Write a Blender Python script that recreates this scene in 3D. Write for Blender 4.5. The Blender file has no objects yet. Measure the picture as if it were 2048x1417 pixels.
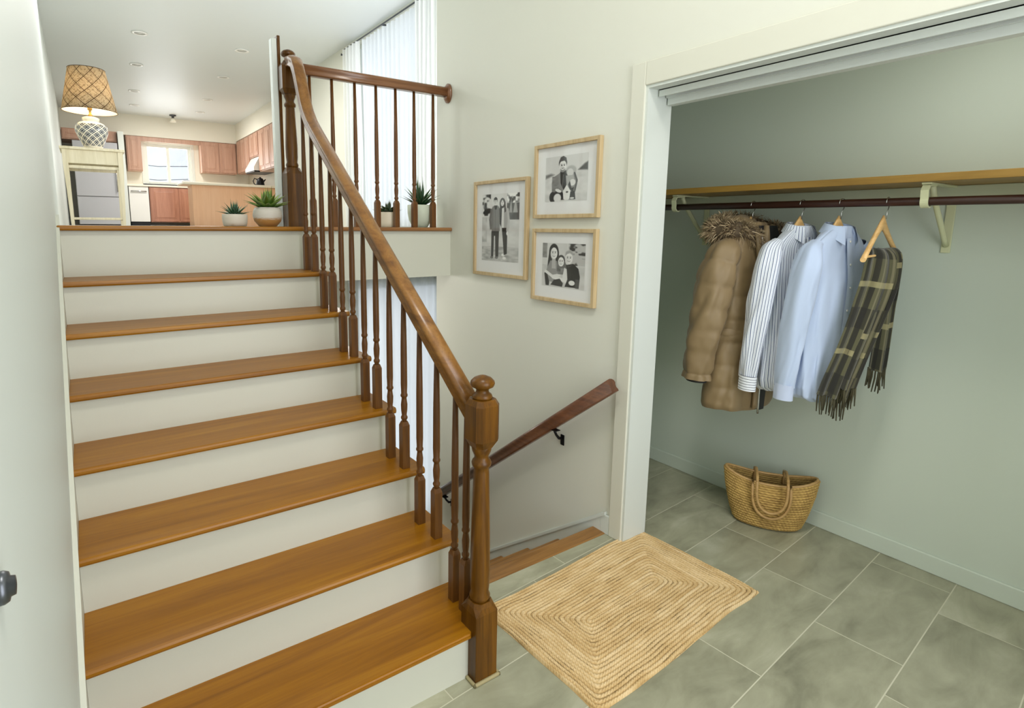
import bpy, bmesh, math, random
import numpy as np
from mathutils import Vector, Matrix, noise as mnoise
random.seed(7); RNG = np.random.default_rng(7)
sc = bpy.context.scene
COL = sc.collection
# ------------------------------------------------------------------ camera
cam_d = bpy.data.cameras.new('camera'); cam = bpy.data.objects.new('camera', cam_d); COL.objects.link(cam); sc.camera = cam
YAW, PITCH, ROLL, FPX, CX, CY = -.5875, .1549, .0064, 1110.75, 911.8, 629.0
_c, _s = math.cos(YAW), math.sin(YAW)
fh = Vector((-_s, _c, 0)); zz = Vector((0, 0, 1)); rt0 = Vector((_c, _s, 0))
fw = fh*math.cos(PITCH) - zz*math.sin(PITCH); up0 = fh*math.sin(PITCH) + zz*math.cos(PITCH)
rt = rt0*math.cos(ROLL) + up0*math.sin(ROLL); up = -rt0*math.sin(ROLL) + up0*math.cos(ROLL)
m = Matrix((rt, up, -fw)).transposed().to_4x4(); m.translation = Vector((.0993, -1.3888, 1.5341)); cam.matrix_world = m
cam_d.sensor_width = 36; cam_d.lens = FPX*36/2048; cam_d.shift_x = (1024-CX)/2048; cam_d.shift_y = -(708.5-CY)/2048
cam_d.clip_start = .01; cam_d.clip_end = 200
# ------------------------------------------------------------------ world, lights, exposure
w = bpy.data.worlds.new('World'); sc.world = w; w.use_nodes = True
w.node_tree.nodes['Background'].inputs[0].default_value = (.86, .93, 1, 1)
w.node_tree.nodes['Background'].inputs[1].default_value = .66
vs = sc.view_settings; vs.view_transform = 'Standard'; vs.look = 'None'; vs.gamma = 1; vs.use_curve_mapping = False; vs.exposure = 0.75
sc.cycles.use_denoising = True
try: sc.cycles.denoiser = 'OPENIMAGEDENOISE'
except Exception: pass
sc.cycles.max_bounces = 10; sc.cycles.diffuse_bounces = 6; sc.cycles.transparent_max_bounces = 16
sc.cycles.sample_clamp_indirect = 6; sc.cycles.caustics_reflective = False; sc.cycles.caustics_refractive = False
def area(name, loc, target, sx, sy, power, col=(1, 1, 1)):
    d = bpy.data.lights.new(name, 'AREA'); d.shape = 'RECTANGLE'; d.size = sx; d.size_y = sy; d.energy = power; d.color = col
    o = bpy.data.objects.new(name, d); COL.objects.link(o); o.location = loc
    o.rotation_euler = (Vector(target)-Vector(loc)).to_track_quat('-Z', 'Y').to_euler(); return o
# daylight through the glazed front entrance behind the camera, the stairwell door, the living-room and kitchen windows
area('daylight_entrance', (1.15, -2.72, 1.75), (1.15, 0, 1.6), 1.5, 3.0, 50, (.97, .98, 1))
area('daylight_stairwell', (2.54, 3.32, -.2), (2.3, 0, -.2), .9, 2.2, 2.5, (.93, .97, 1))
area('daylight_living', (3.44, 4.8, 2.75), (0, 4.6, 2.5), 2.4, 2.3, 5, (.95, .98, 1))
area('daylight_kitchen', (1.93, 13.80, 2.95), (1.9, 0, 2.4), 1.0, .95, 22, (.95, .98, 1))
area('fill_living_front', (2.85, 2.10, 2.75), (1.3, 8.0, 4.4), .8, 1.7, 60, (.96, .98, 1))  # added fill for the living-room ceiling; the wall behind it has no window
area('fill_living_left', (-.10, 3.4, 3.0), (2.2, .9, 2.0), 1.7, 1.5, 16, (.95, .99, 1))  # added side fill toward the picture wall, out of view, no opening here
area('fill_foyer', (.75, -.7, 3.93), (.9, -.5, 0), .6, .6, 24, (1, .95, .86))  # unseen overhead fill added to brighten the foyer, no fixture
area('fill_lower_hall', (1.55, 2.5, 1.19), (1.7, 1.9, 0), .4, .4, 6, (1, .97, .92))  # added fill hidden under the landing, lifts the lower picture wall
area('fill_closet', (2.62, -.75, 2.40), (2.75, -.6, 0), .3, .3, 2.2, (1, .98, .94))  # added fill brightening the upper closet, not an actual fixture
area('fill_dining', (1.6, 6.2, 3.94), (1.6, 6.2, 0), .5, .5, 45, (1, .96, .9))  # added downward fill for the living area; recessed lights stay unlit
area('fill_kitchen', (1.9, 11.4, 3.94), (1.9, 11.4, 0), .6, .6, 45, (1, .96, .9))  # extra fill added over the kitchen, stands for no fixture

# ------------------------------------------------------------------ helpers
def srgb(r, g, b):
    f = lambda c: (c/12.92 if c <= .04045 else ((c+.055)/1.055)**2.4)
    return (f(r/255), f(g/255), f(b/255), 1)
class NT:
    def __init__(s, name):
        s.m = bpy.data.materials.new(name); s.m.use_nodes = True; s.t = s.m.node_tree
        s.b = s.t.nodes['Principled BSDF']; s.out = s.t.nodes['Material Output']
    def n(s, typ, **kw):
        nd = s.t.nodes.new(typ)
        for k, v in kw.items():
            if k.startswith('i_'):
                key = k[2:]; key = int(key) if key.isdigit() else key.replace('_', ' ')
                s.put(nd.inputs[key], v)
            else: setattr(nd, k, v)
        return nd
    def put(s, inp, v):
        if isinstance(v, bpy.types.NodeSocket): s.t.links.new(v, inp)
        else: inp.default_value = v
    def math(s, op, a, b=0., c=0.):
        nd = s.t.nodes.new('ShaderNodeMath'); nd.operation = op
        for i, v in enumerate((a, b, c)): s.put(nd.inputs[i], v)
        return nd.outputs[0]
    def mix(s, f, a, b, mode='MIX'):
        nd = s.t.nodes.new('ShaderNodeMix'); nd.data_type = 'RGBA'; nd.blend_type = mode
        s.put(nd.inputs[0], f); s.put(nd.inputs[6], a); s.put(nd.inputs[7], b); return nd.outputs[2]
    def coord(s, which='Object'): return s.n('ShaderNodeTexCoord').outputs[which]
    def mapping(s, v, scale=(1, 1, 1), rot=(0, 0, 0), loc=(0, 0, 0)):
        nd = s.n('ShaderNodeMapping'); s.put(nd.inputs[0], v); nd.inputs['Scale'].default_value = scale; nd.inputs['Rotation'].default_value = rot; nd.inputs['Location'].default_value = loc
        return nd.outputs[0]
    def noise(s, v, scale, detail=3., rough=.5, dist=0.):
        nd = s.n('ShaderNodeTexNoise'); s.put(nd.inputs['Vector'], v); nd.inputs['Scale'].default_value = scale; nd.inputs['Detail'].default_value = detail
        nd.inputs['Roughness'].default_value = rough; nd.inputs['Distortion'].default_value = dist; return nd.outputs[0]
    def ramp(s, f, stops):
        nd = s.n('ShaderNodeValToRGB'); s.put(nd.inputs[0], f); e = nd.color_ramp.elements
        while len(e) < len(stops): e.new(.5)
        for el, (p, c) in zip(e, stops): el.position = p; el.color = c
        return nd.outputs[0]
    def bump(s, h, strength=.3, dist=.01):
        nd = s.n('ShaderNodeBump'); s.put(nd.inputs['Height'], h); nd.inputs['Strength'].default_value = strength; nd.inputs['Distance'].default_value = dist
        s.t.links.new(nd.outputs[0], s.b.inputs['Normal'])
    def set(s, **kw):
        for k, v in kw.items(): s.put(s.b.inputs[k.replace('_', ' ')], v)
        return s
def plain(name, col, rough=.5, metal=0, noise_amt=.0, noise_scale=8, **kw):
    t = NT(name); t.set(Roughness=rough, Metallic=metal, **kw)
    if noise_amt:
        f = t.noise(t.coord(), noise_scale, 4)
        a = tuple(c*(1-noise_amt) for c in col[:3])+(1,); b = tuple(min(1, c*(1+noise_amt)) for c in col[:3])+(1,)
        t.set(Base_Color=t.mix(f, a, b))
    else: t.set(Base_Color=col)
    return t.m
def paint(name, col, rough=.55, bump=.05):
    t = NT(name); f = t.noise(t.coord(), 2.0, 3)
    a = tuple(c*.97 for c in col[:3])+(1,); t.set(Base_Color=t.mix(f, a, col), Roughness=rough)
    t.bump(t.noise(t.coord(), 140, 2), bump, .002); return t.m
def wood(name, dark, mid, light, axis=0, scale=1., rough=.35, coat=0., grain=1.):
    """straight-grained wood, grain running along the given axis"""
    t = NT(name); sc_ = [14*scale]*3; sc_[axis] = .9*scale
    v = t.mapping(t.coord(), tuple(sc_)); f = t.noise(v, 1.3, 5, .62, 1.1)
    sc2 = [90*scale]*3; sc2[axis] = 2.5*scale
    g = t.noise(t.mapping(t.coord(), tuple(sc2)), 1.5, 3, .6, .3)
    c = t.ramp(f, [(.25, dark), (.5, mid), (.78, light)])
    c2 = t.mix(t.math('MULTIPLY', t.math('GREATER_THAN', g, .56), .32*grain), c, dark)
    t.set(Base_Color=c2, Roughness=rough)
    if coat: t.set(Coat_Weight=coat, Coat_Roughness=.18)
    t.bump(g, .12, .001); return t.m
def attr_mat(name, attr='Col', rough=.8, bump_scale=0, **kw):
    t = NT(name); a = t.n('ShaderNodeAttribute', attribute_name=attr); t.set(Base_Color=a.outputs[0], Roughness=rough, **kw)
    if bump_scale: t.bump(t.noise(t.coord(), bump_scale, 3), .4, .002)
    return t.m
class MB:
    """collects shapes into one bmesh"""
    def __init__(s): s.bm = bmesh.new(); s.mi = 0
    def _tag(s, fs):
        for f in fs: f.material_index = s.mi
    def face(s, pts):
        f = s.bm.faces.new([s.bm.verts.new(p) for p in pts]); s._tag([f]); return s
    def box(s, x0, x1, y0, y1, z0, z1, bev=0., seg=2, M=None):
        vs = [s.bm.verts.new((x, y, z)) for x in (x0, x1) for y in (y0, y1) for z in (z0, z1)]
        fs = [s.bm.faces.new([vs[i] for i in q]) for q in ((0, 1, 3, 2), (4, 6, 7, 5), (0, 4, 5, 1), (2, 3, 7, 6), (0, 2, 6, 4), (1, 5, 7, 3))]
        s._tag(fs)
        if M is not None: bmesh.ops.transform(s.bm, matrix=M, verts=vs)
        if bev:
            es = list({e for f in fs for e in f.edges})
            r = bmesh.ops.bevel(s.bm, geom=es, offset=bev, segments=seg, affect='EDGES', profile=.5); s._tag(r['faces'])
        return s
    def rings(s, rings, caps=True, closed=True, smooth=True):
        R = [[s.bm.verts.new(p) for p in r] for r in rings]; n = len(R[0]); fs = []
        for a, b in zip(R, R[1:]):
            for i in range(n if closed else n-1):
                j = (i+1) % n; fs.append(s.bm.faces.new((a[i], a[j], b[j], b[i])))
        if caps and closed:
            fs.append(s.bm.faces.new(R[0][::-1])); fs.append(s.bm.faces.new(R[-1]))
        s._tag(fs)
        if smooth:
            for f in fs:
                if len(f.verts) == 4: f.smooth = True
        return s
    def lathe(s, prof, c=(0, 0, 0), n=24, sx=1, sy=1, caps=True):
        return s.rings([[(c[0]+r*sx*math.cos(2*math.pi*i/n), c[1]+r*sy*math.sin(2*math.pi*i/n), c[2]+z) for i in range(n)] for r, z in prof], caps)
    def tube(s, pts, rad, n=10, caps=True, flat=1.):
        pts = [Vector(p) for p in pts]; rr = rad if isinstance(rad, (list, tuple)) else [rad]*len(pts)
        t0 = (pts[1]-pts[0]).normalized(); ref = Vector((0, 0, 1)) if abs(t0.z) < .9 else Vector((1, 0, 0))
        u = t0.cross(ref).normalized(); out = []
        for i, p in enumerate(pts):
            t = (pts[min(i+1, len(pts)-1)]-pts[max(i-1, 0)]).normalized(); u = (u-t*u.dot(t)).normalized(); v = t.cross(u)
            out.append([p+(u*math.cos(a)+v*math.sin(a)*flat)*rr[i] for a in [2*math.pi*k/n for k in range(n)]])
        return s.rings(out, caps)
    def sweep(s, prof, pts, side=None, caps=True, smooth=True):
        """prof: (side, up) pairs swept along pts; side direction kept horizontal unless given"""
        pts = [Vector(p) for p in pts]; out = []
        for i, p in enumerate(pts):
            t = (pts[min(i+1, len(pts)-1)]-pts[max(i-1, 0)]).normalized()
            sd = Vector(side) if side else Vector((t.y, -t.x, 0)).normalized()
            u = sd.cross(t).normalized()
            out.append([p+sd*a+u*b for a, b in prof])
        return s.rings(out, caps, smooth=smooth)
    def prism(s, poly, axis, a, b):
        """poly: 2D points in the plane normal to axis (order of the remaining axes)"""
        def P(q, h):
            return {'x': (h, q[0], q[1]), 'y': (q[0], h, q[1]), 'z': (q[0], q[1], h)}[axis]
        A = [s.bm.verts.new(P(q, a)) for q in poly]; B = [s.bm.verts.new(P(q, b)) for q in poly]; n = len(poly)
        fs = [s.bm.faces.new((A[i], A[(i+1) % n], B[(i+1) % n], B[i])) for i in range(n)]+[s.bm.faces.new(A[::-1]), s.bm.faces.new(B)]
        s._tag(fs); return s
    def build(s, name, mats, parent=None, loc=None, smooth=None, rot=None):
        bmesh.ops.recalc_face_normals(s.bm, faces=s.bm.faces)
        me = bpy.data.meshes.new(name); s.bm.to_mesh(me); s.bm.free()
        if smooth is not None: me.polygons.foreach_set('use_smooth', [smooth]*len(me.polygons))
        for mt in (mats if isinstance(mats, (list, tuple)) else [mats]): me.materials.append(mt)
        o = bpy.data.objects.new(name, me); COL.objects.link(o)
        if parent: o.parent = parent
        if loc: o.location = loc
        if rot: o.rotation_euler = rot
        return o
def grid(name, V, mat, parent=None, wrap=False, uv=None, col=None, smooth=True, loc=None, rot=None):
    """V: [nu, nv, 3] array of points -> one mesh; wrap joins the u ends"""
    V = np.asarray(V, float); nu, nv = V.shape[:2]; me = bpy.data.meshes.new(name)
    iu = np.arange(nu if wrap else nu-1); iv = np.arange(nv-1); I, J = np.meshgrid(iu, iv, indexing='ij'); I2 = (I+1) % nu
    q = np.stack([I*nv+J, I2*nv+J, I2*nv+J+1, I*nv+J+1], -1).reshape(-1, 4)
    me.vertices.add(nu*nv); me.vertices.foreach_set('co', V.reshape(-1)); me.loops.add(q.size); me.loops.foreach_set('vertex_index', q.reshape(-1).astype(np.int32))
    me.polygons.add(len(q)); me.polygons.foreach_set('loop_start', np.arange(0, q.size, 4, dtype=np.int32)); me.update(calc_edges=True)
    me.polygons.foreach_set('use_smooth', [smooth]*len(q))
    if uv is not None:
        l = me.uv_layers.new(name='UVMap'); U = np.asarray(uv, float)
        k = np.stack([np.stack([U[I, J], U[(I+1) if wrap else I2, J], U[(I+1) if wrap else I2, J+1], U[I, J+1]], 2)], 0).reshape(-1)
        l.data.foreach_set('uv', k)
    if col is not None:
        a = me.color_attributes.new(name='Col', type='FLOAT_COLOR', domain='POINT'); a.data.foreach_set('color', np.concatenate([np.asarray(col, float), np.ones((nu, nv, 1))], -1).reshape(-1))
    me.validate(); me.materials.append(mat); o = bpy.data.objects.new(name, me); COL.objects.link(o)
    if parent: o.parent = parent
    if loc: o.location = loc
    if rot: o.rotation_euler = rot
    return o
def empty(name, loc=(0, 0, 0), rz=0):
    o = bpy.data.objects.new(name, None); COL.objects.link(o); o.location = loc; o.rotation_euler = (0, 0, rz); o.empty_display_size = .1; return o
def tag(o, label, cat, group=None, kind=None):
    o['label'] = label; o['category'] = cat
    if group: o['group'] = group
    if kind: o['kind'] = kind
    return o
def struct(o): o['kind'] = 'structure'; return o
def copy_tree(o, parent=None):
    c = o.copy(); COL.objects.link(c)
    if parent: c.parent = parent
    for ch in list(o.children): copy_tree(ch, c)
    return c
def lattice(nx, ny, seed):
    return np.random.default_rng(seed).random((nx, ny))
def vnoise(x, y, seed=0, n=64):
    """smooth value noise on arrays"""
    L = lattice(n, n, seed); xi = np.floor(x).astype(int); yi = np.floor(y).astype(int); fx = x-xi; fy = y-yi
    fx = fx*fx*(3-2*fx); fy = fy*fy*(3-2*fy); g = lambda a, b: L[a % n, b % n]
    return (g(xi, yi)*(1-fx)+g(xi+1, yi)*fx)*(1-fy)+(g(xi, yi+1)*(1-fx)+g(xi+1, yi+1)*fx)*fy
# ------------------------------------------------------------------ materials
M_wall = paint('greige_wall_paint', srgb(215, 215, 204)); M_wallL = paint('pale_wall_paint', srgb(205, 212, 208))
M_ceil = NT('ceiling_paint'); M_ceil.set(Base_Color=srgb(214, 219, 219), Roughness=.48, Specular_IOR_Level=.32)
M_ceil.bump(M_ceil.noise(M_ceil.coord(), 3.5, 2), .06, .02); M_ceil = M_ceil.m
M_closet = paint('sage_closet_paint', srgb(198, 207, 194)); M_white = paint('white_trim_paint', srgb(210, 215, 210), .35)
M_cream = paint('cream_riser_paint', srgb(201, 201, 188), .45); M_kwall = paint('kitchen_wall_paint', srgb(226, 222, 208))
M_tread = wood('honey_oak_tread', srgb(116, 70, 2), srgb(144, 92, 4), srgb(164, 112, 12), 0, .8, .38, .0, .5); M_tread.node_tree.nodes['Principled BSDF'].inputs['Specular IOR Level'].default_value = .42
M_floorwood = wood('landing_floor_wood', srgb(112, 72, 36), srgb(136, 92, 50), srgb(152, 108, 64), 0, 1, .3)
M_nose = wood('floor_edge_nosing', srgb(108, 72, 30), srgb(142, 100, 50), srgb(160, 120, 68), 0, 1, .35)
M_rail = wood('handrail_oak', srgb(92, 56, 20), srgb(128, 86, 38), srgb(148, 106, 52), 1, 1, .32, .12, .8)
M_railx = wood('handrail_oak_crosswise', srgb(92, 56, 30), srgb(122, 80, 48), srgb(144, 102, 66), 0, 1, .3, .3, .8)
M_newel = wood('newel_oak', srgb(54, 30, 3), srgb(88, 54, 8), srgb(120, 78, 16), 2, 1, .32, 0, .8); M_newel.node_tree.nodes['Principled BSDF'].inputs['Specular IOR Level'].default_value = .3
M_bal = wood('baluster_oak', srgb(72, 42, 16), srgb(102, 64, 26), srgb(132, 90, 40), 2, 1.2, .34, 0, .6); M_bal.node_tree.nodes['Principled BSDF'].inputs['Specular IOR Level'].default_value = .35
M_wallrail = wood('dark_wall_rail_wood', srgb(58, 32, 18), srgb(92, 54, 32), srgb(118, 76, 48), 1, 1, .3, .3)
M_black = plain('black_iron', srgb(24, 24, 26), .4, .6); M_chrome = plain('brushed_steel', srgb(190, 190, 188), .25, 1)
M_pewter = plain('dark_pewter', srgb(95, 98, 104), .35, .9)
def tile_material():
    t = NT('slate_look_floor_tile'); v = t.mapping(t.coord('Generated'), (1, 1, 1)); g = t.n('ShaderNodeNewGeometry').outputs['Position']
    v = t.mapping(g, (1, 1, 1), (0, 0, -.068), (0, 0, 0)); sep = t.n('ShaderNodeSeparateXYZ', i_0=v)
    H, Lt = .2845, .66; x, y = sep.outputs[0], sep.outputs[1]
    ry = t.math('DIVIDE', t.math('ADD', y, .402+H*10), H); row = t.math('FLOOR', ry); fy = t.math('FRACT', ry)
    rx = t.math('DIVIDE', t.math('ADD', t.math('ADD', x, t.math('MULTIPLY', row, -.205)), 6.55), Lt); cx_ = t.math('FLOOR', rx); fx = t.math('FRACT', rx)
    ex = t.math('MULTIPLY', t.math('MINIMUM', fx, t.math('SUBTRACT', 1., fx)), Lt); ey = t.math('MULTIPLY', t.math('MINIMUM', fy, t.math('SUBTRACT', 1., fy)), H)
    e = t.math('MINIMUM', ex, ey); grout = t.math('LESS_THAN', e, .0020)
    cid = t.n('ShaderNodeCombineXYZ', i_0=row, i_1=cx_, i_2=0.); wn = t.n('ShaderNodeTexWhiteNoise', i_Vector=cid.outputs[0]); rnd = wn.outputs[0]
    off = t.n('ShaderNodeVectorMath', operation='SCALE', i_0=wn.outputs[1]); off.inputs['Scale'].default_value = 9
    vv = t.n('ShaderNodeVectorMath', operation='ADD', i_0=v, i_1=off.outputs[0]).outputs[0]
    streak = t.noise(t.mapping(vv, (2.2, 5.5, 1), (0, 0, .5)), 1.6, 6, .6, .5); blot = t.noise(vv, 3.2, 4, .55, .3)
    f = t.math('ADD', t.math('MULTIPLY', streak, .65), t.math('MULTIPLY', blot, .35))
    c = t.ramp(f, [(.28, srgb(108, 107, 88)), (.44, srgb(148, 147, 124)), (.56, srgb(166, 165, 141)), (.72, srgb(194, 193, 172))])
    c = t.mix(t.math('MULTIPLY', rnd, .30), c, srgb(124, 124, 106)); c = t.mix(grout, c, srgb(190, 188, 166))
    t.set(Base_Color=c, Roughness=t.math('ADD', .30, t.math('MULTIPLY', grout, .4)))
    t.bump(t.math('ADD', t.math('MULTIPLY', t.math('MINIMUM', e, .006), 60.), t.math('MULTIPLY', streak, .15)), .25, .004); return t.m
M_tile = tile_material()
# ------------------------------------------------------------------ dimensions
R_, G_, N_, T_ = .185, .25, .025, .024; W_ = 1.17; WT = 1.197; LZ = 1.533; P = 2.20; CZ = 3.98; LOW = -1.48; B = 3.18; YB = 1.87
# ------------------------------------------------------------------ room shell
struct(MB().prism([(-.2, -2.6), (B+.1, -2.6), (B+.1, 1.2), (P+.1, 1.2), (P+.1, .37), (1.13, .37), (1.13, .02), (-.2, .02)], 'z', -.12, 0).build('floor', M_tile))
struct(MB().box(-.15, 0, -2.7, 2.3, -.1, CZ).build('wall_left', M_wallL))
struct(MB().box(-.3, -.12, 2.3, 13.8, 1.3, CZ).build('wall_left', M_wallL)).name = 'wall_living_left'
struct(MB().box(P, P+.15, .27, 2.02, LOW-.1, CZ).box(P, P+.15, -1.7, .27, 2.15, CZ).box(P, P+.15, -2.7, -1.7, -.1, CZ).build('wall_right', M_wall))
struct(MB().box(P+.15, 3.4, 1.92, 2.02, LOW, CZ).build('wall_living_front', M_wall))
struct(MB().box(B, B+.12, -2.7, 1.25, -.1, 2.9).build('wall_closet_back', M_closet))
struct(MB().box(P+.15, B, 1.10, 1.22, -.1, 2.9).build('wall_closet_far', M_closet))
struct(MB().box(P+.15, B, -2.1, -1.98, -.1, 2.9).build('wall_closet_near', M_closet))
struct(MB().box(P+.15, P+.153, .27, 1.10, 0, 2.45).box(P+.15, P+.153, -1.98, .27, 2.16, 2.45).build('wall_closet_front', M_closet))
struct(MB().box(P+.15, B, -2.0, 1.12, 2.42, 2.5).build('ceiling_closet', M_closet))
struct(MB().box(-.3, 3.9, -2.8, 13.9, CZ, CZ+.1).build('ceiling', M_ceil))
struct(MB().box(-.15, .35, -2.7, -2.6, -.1, CZ).box(1.95, 3.3, -2.7, -2.6, -.1, CZ).box(.35, 1.95, -2.7, -2.6, 3.3, CZ).build('wall_entrance', M_wall))
struct(MB().box(3.3, 3.45, 1.92, 3.75, 1.2, CZ).box(3.3, 3.45, 5.9, 9.6, 1.2, CZ).box(3.3, 3.45, 3.75, 5.9, 3.92, CZ).box(3.3, 3.45, 3.75, 5.9, 1.2, 1.58).build('wall_living_right', M_wall))
struct(MB().box(3.45, 3.9, 9.5, 9.6, 1.2, CZ).box(3.75, 3.9, 9.6, 13.8, 1.2, CZ).build('wall_kitchen_right', M_kwall))
struct(MB().box(-.3, 1.43, 13.7, 13.85, 1.2, CZ).box(2.42, 3.9, 13.7, 13.85, 1.2, CZ).box(1.43, 2.42, 13.7, 13.85, 1.2, 2.5).box(1.43, 2.42, 13.7, 13.85, 3.42, CZ).build('wall_kitchen_back', M_kwall))
struct(MB().box(-.12, 3.75, 13.36, 13.7, 3.53, CZ).box(3.40, 3.75, 9.9, 13.36, 3.58, CZ).build('trim_soffit', M_kwall))
# upper floor slab, with its wood nosing over the top riser and along the stairwell
fl = MB(); fl.box(-.12, W_, 1.765, 13.75, 1.24, 1.532).box(W_, 3.75, YB-.01, 13.75, 1.24, 1.532); struct(fl.build('floor_upper', M_cream))
fl = MB(); fl.box(-.12, W_-.002, 1.8, 13.74, 1.528, LZ).box(W_-.002, 3.74, YB+.03, 13.74, 1.528, LZ); struct(fl.build('floor_upper_boards', plain('pale_upper_floor', srgb(178, 174, 164), .5)))
# stairwell: lower storey
struct(MB().box(-.1, W_-.001, .37, 3.3, LOW, 0).box(-.1, W_-.001, 1.80, 3.3, -.05, 1.24).build('wall_stairwell_left', M_cream))
struct(MB().box(W_, 2.06, 3.2, 3.3, LOW, 1.24).box(3.0, 3.4, 3.2, 3.3, LOW, 1.24).box(2.06, 3.0, 3.2, 3.3, 1.03, 1.24).build('wall_stairwell_back', M_cream))
struct(MB().box(3.3, 3.4, 1.92, 3.3, LOW, 1.24).build('wall_stairwell_right', M_cream))
struct(MB().box(W_, 3.4, .37, 3.4, LOW-.1, LOW).build('floor_lower', M_tile))
struct(MB().box(W_, P, .37, .41, LOW, -.03).build('wall_stairwell_front', M_cream))
# balcony fascia between stair head and wall, with a wood nosing along its top
fa = MB(); fa.box(W_, P, YB-.03, YB, 1.205, 1.509); struct(fa.build('trim_balcony_fascia', M_cream))
fa = MB(); fa.box(W_, P, YB-.055, YB+.035, 1.509, 1.534, .008); struct(fa.build('trim_balcony_nosing', M_floorwood))
struct(MB().box(1.17, P, .365, .452, -.028, .004, .008).build('trim_floor_nosing', M_nose))
# closet opening: casing, jamb reveal, header with sliding-door track
cs = MB(); cs.box(P-.016, P, .27, .345, 0, 2.25, .004).box(P-.016, P, -1.75, .27, 2.15, 2.25, .004); struct(cs.build('trim_closet_casing', paint('casing_paint', srgb(212, 211, 198), .4)))
jb = MB(); jb.box(P-.008, P+.158, .258, .272, 0, 2.15).box(P-.008, P+.158, -1.7, .258, 2.138, 2.152); struct(jb.build('trim_closet_jamb', M_white))
tk = MB(); tk.box(P+.055, P+.062, -1.69, .25, 2.108, 2.138).box(P+.105, P+.112, -1.69, .25, 2.108, 2.138).box(P+.055, P+.112, -1.69, .25, 2.134, 2.139)
tk.box(P+.118, P+.158, -1.69, .25, 2.06+.02, 2.138); struct(tk.build('trim_sliding_door_track', M_white))
tk = MB(); tk.box(P+.066, P+.1, -1.69, .2, 2.128, 2.1335); struct(tk.build('trim_track_channel', M_pewter))
bb = MB(); bb.box(B-.012, B, -1.98, 1.1, 0, .085, .004); struct(bb.build('baseboard_closet_back', M_closet))
bb = MB(); bb.box(P+.153, B-.012, 1.088, 1.10, 0, .085, .004); struct(bb.build('baseboard_closet_far', M_closet))
# sloping skirt board of the lower flight on the picture wall
def slope_board(x0, x1, ya, za, yb, zb, h, name, mat, cap=.02):
    b = MB(); b.prism([(ya, za-h), (ya, za), (yb, zb), (yb, zb-h)], 'x', x0, x1)
    return struct(b.build(name, mat))
sl = -R_/G_
slope_board(P-.014, P, .40, .10, 2.02, .10+sl*1.62, .32, 'baseboard_stairwell_right', M_white)
slope_board(P-.020, P, .37, .118, 2.02, .118+sl*1.65, .016, 'trim_stairwell_cap', M_white)
struct(MB().box(P-.014, P, .345, .40, 0, .10, .003).build('baseboard_right', M_white))
# skirt board of the main flight on the left wall
slope_board(0, .010, -.10, .16, 1.80, .16+.74*1.90, .34, 'baseboard_stair_left', M_cream)
slope_board(0, .013, -.10, .175, 1.80, .175+.74*1.90, .018, 'trim_stair_left_cap', M_cream)
struct(MB().box(0, .012, -2.6, -.10, 0, .11, .003).build('baseboard_left', M_white))
# ------------------------------------------------------------------ staircase
st = empty('staircase'); tag(st, 'main flight of honey oak treads and cream risers climbing to the upper floor', 'staircase')
def tread_poly(k):
    y0, y1 = (k-1)*G_-N_, k*G_+.018
    return y0, y1
for k in range(1, 8):
    y0, y1 = tread_poly(k); z = k*R_; b = MB()
    prof = [(y1, z-T_), (y1, z), (y0+.009, z), (y0+.003, z-.003), (y0, z-.009), (y0, z-T_+.008), (y0+.003, z-T_+.002), (y0+.009, z-T_)]
    x1 = WT if k > 1 else 1.0835
    b.rings([[(x, y, zz_) for y, zz_ in prof] for x in (.0105, x1-.009)], smooth=False)
    # rounded return at the open end
    b.rings([[(x1-.009+dx, y+(dy if y < y0+.02 else (-dy if y > y1-.02 and k > 99 else 0)), zz_) for y, zz_ in prof] for dx, dy in ((0, 0), (.005, .0015), (.009, .007))], smooth=False)
    if k > 1: b.box(W_-.001, WT, y1-.001, y1+.022, z-T_, z, .006)
    if k == 1:
        b = MB().prism([(.0105, y0), (1.0833, y0), (1.0833, .0445), (WT, .0445), (WT, y1+.02), (.0105, y1+.02)], 'z', z-T_, z)
        bmesh.ops.bevel(b.bm, geom=[e for e in b.bm.edges if all(v.co.y < y0+.001 for v in e.verts)], offset=.008, segments=3, affect='EDGES')
    b.build('tread', M_tread, st)
for k in range(1, 9):
    z1 = (k*R_ if k < 8 else LZ)-T_; y = (k-1)*G_; MB().box(.0105, W_, y, y+.018, (k-1)*R_-(.0 if k == 1 else T_*0), z1).build('riser', M_cream, st)
sp = [(0.018, -.0)]
for k in range(1, 8): sp += [(( k-1)*G_+.018, k*R_-T_), (k*G_+.018, k*R_-T_)]
sp += [(1.768, 8*R_-T_), (1.80, 8*R_-T_), (1.80, 0)]
MB().prism(sp, 'x', W_-.02, W_-.0005).build('stringer', M_cream, st)
MB().box(.0, W_, 1.722, 1.81, LZ-T_, LZ+.0005, .009, 3).build('landing_nosing', M_tread, st)
# lower flight going down beside it
ls = empty('lower_staircase'); tag(ls, 'lower flight of brown wooden stairs descending beside the picture wall', 'staircase')
for j in range(1, 8):
    z = -R_*j; y0 = .43+(j-1)*G_
    MB().box(W_+.004, P-.015, y0-.02, y0+G_+.015, z-.028, z, .008).build('tread', M_nose, ls)
for j in range(1, 9):
    y0 = .43+(j-1)*G_; MB().box(W_+.004, P-.015, y0-.012, y0+.004, -R_*j, -R_*(j-1)-.028).build('riser', M_cream, ls)
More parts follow.
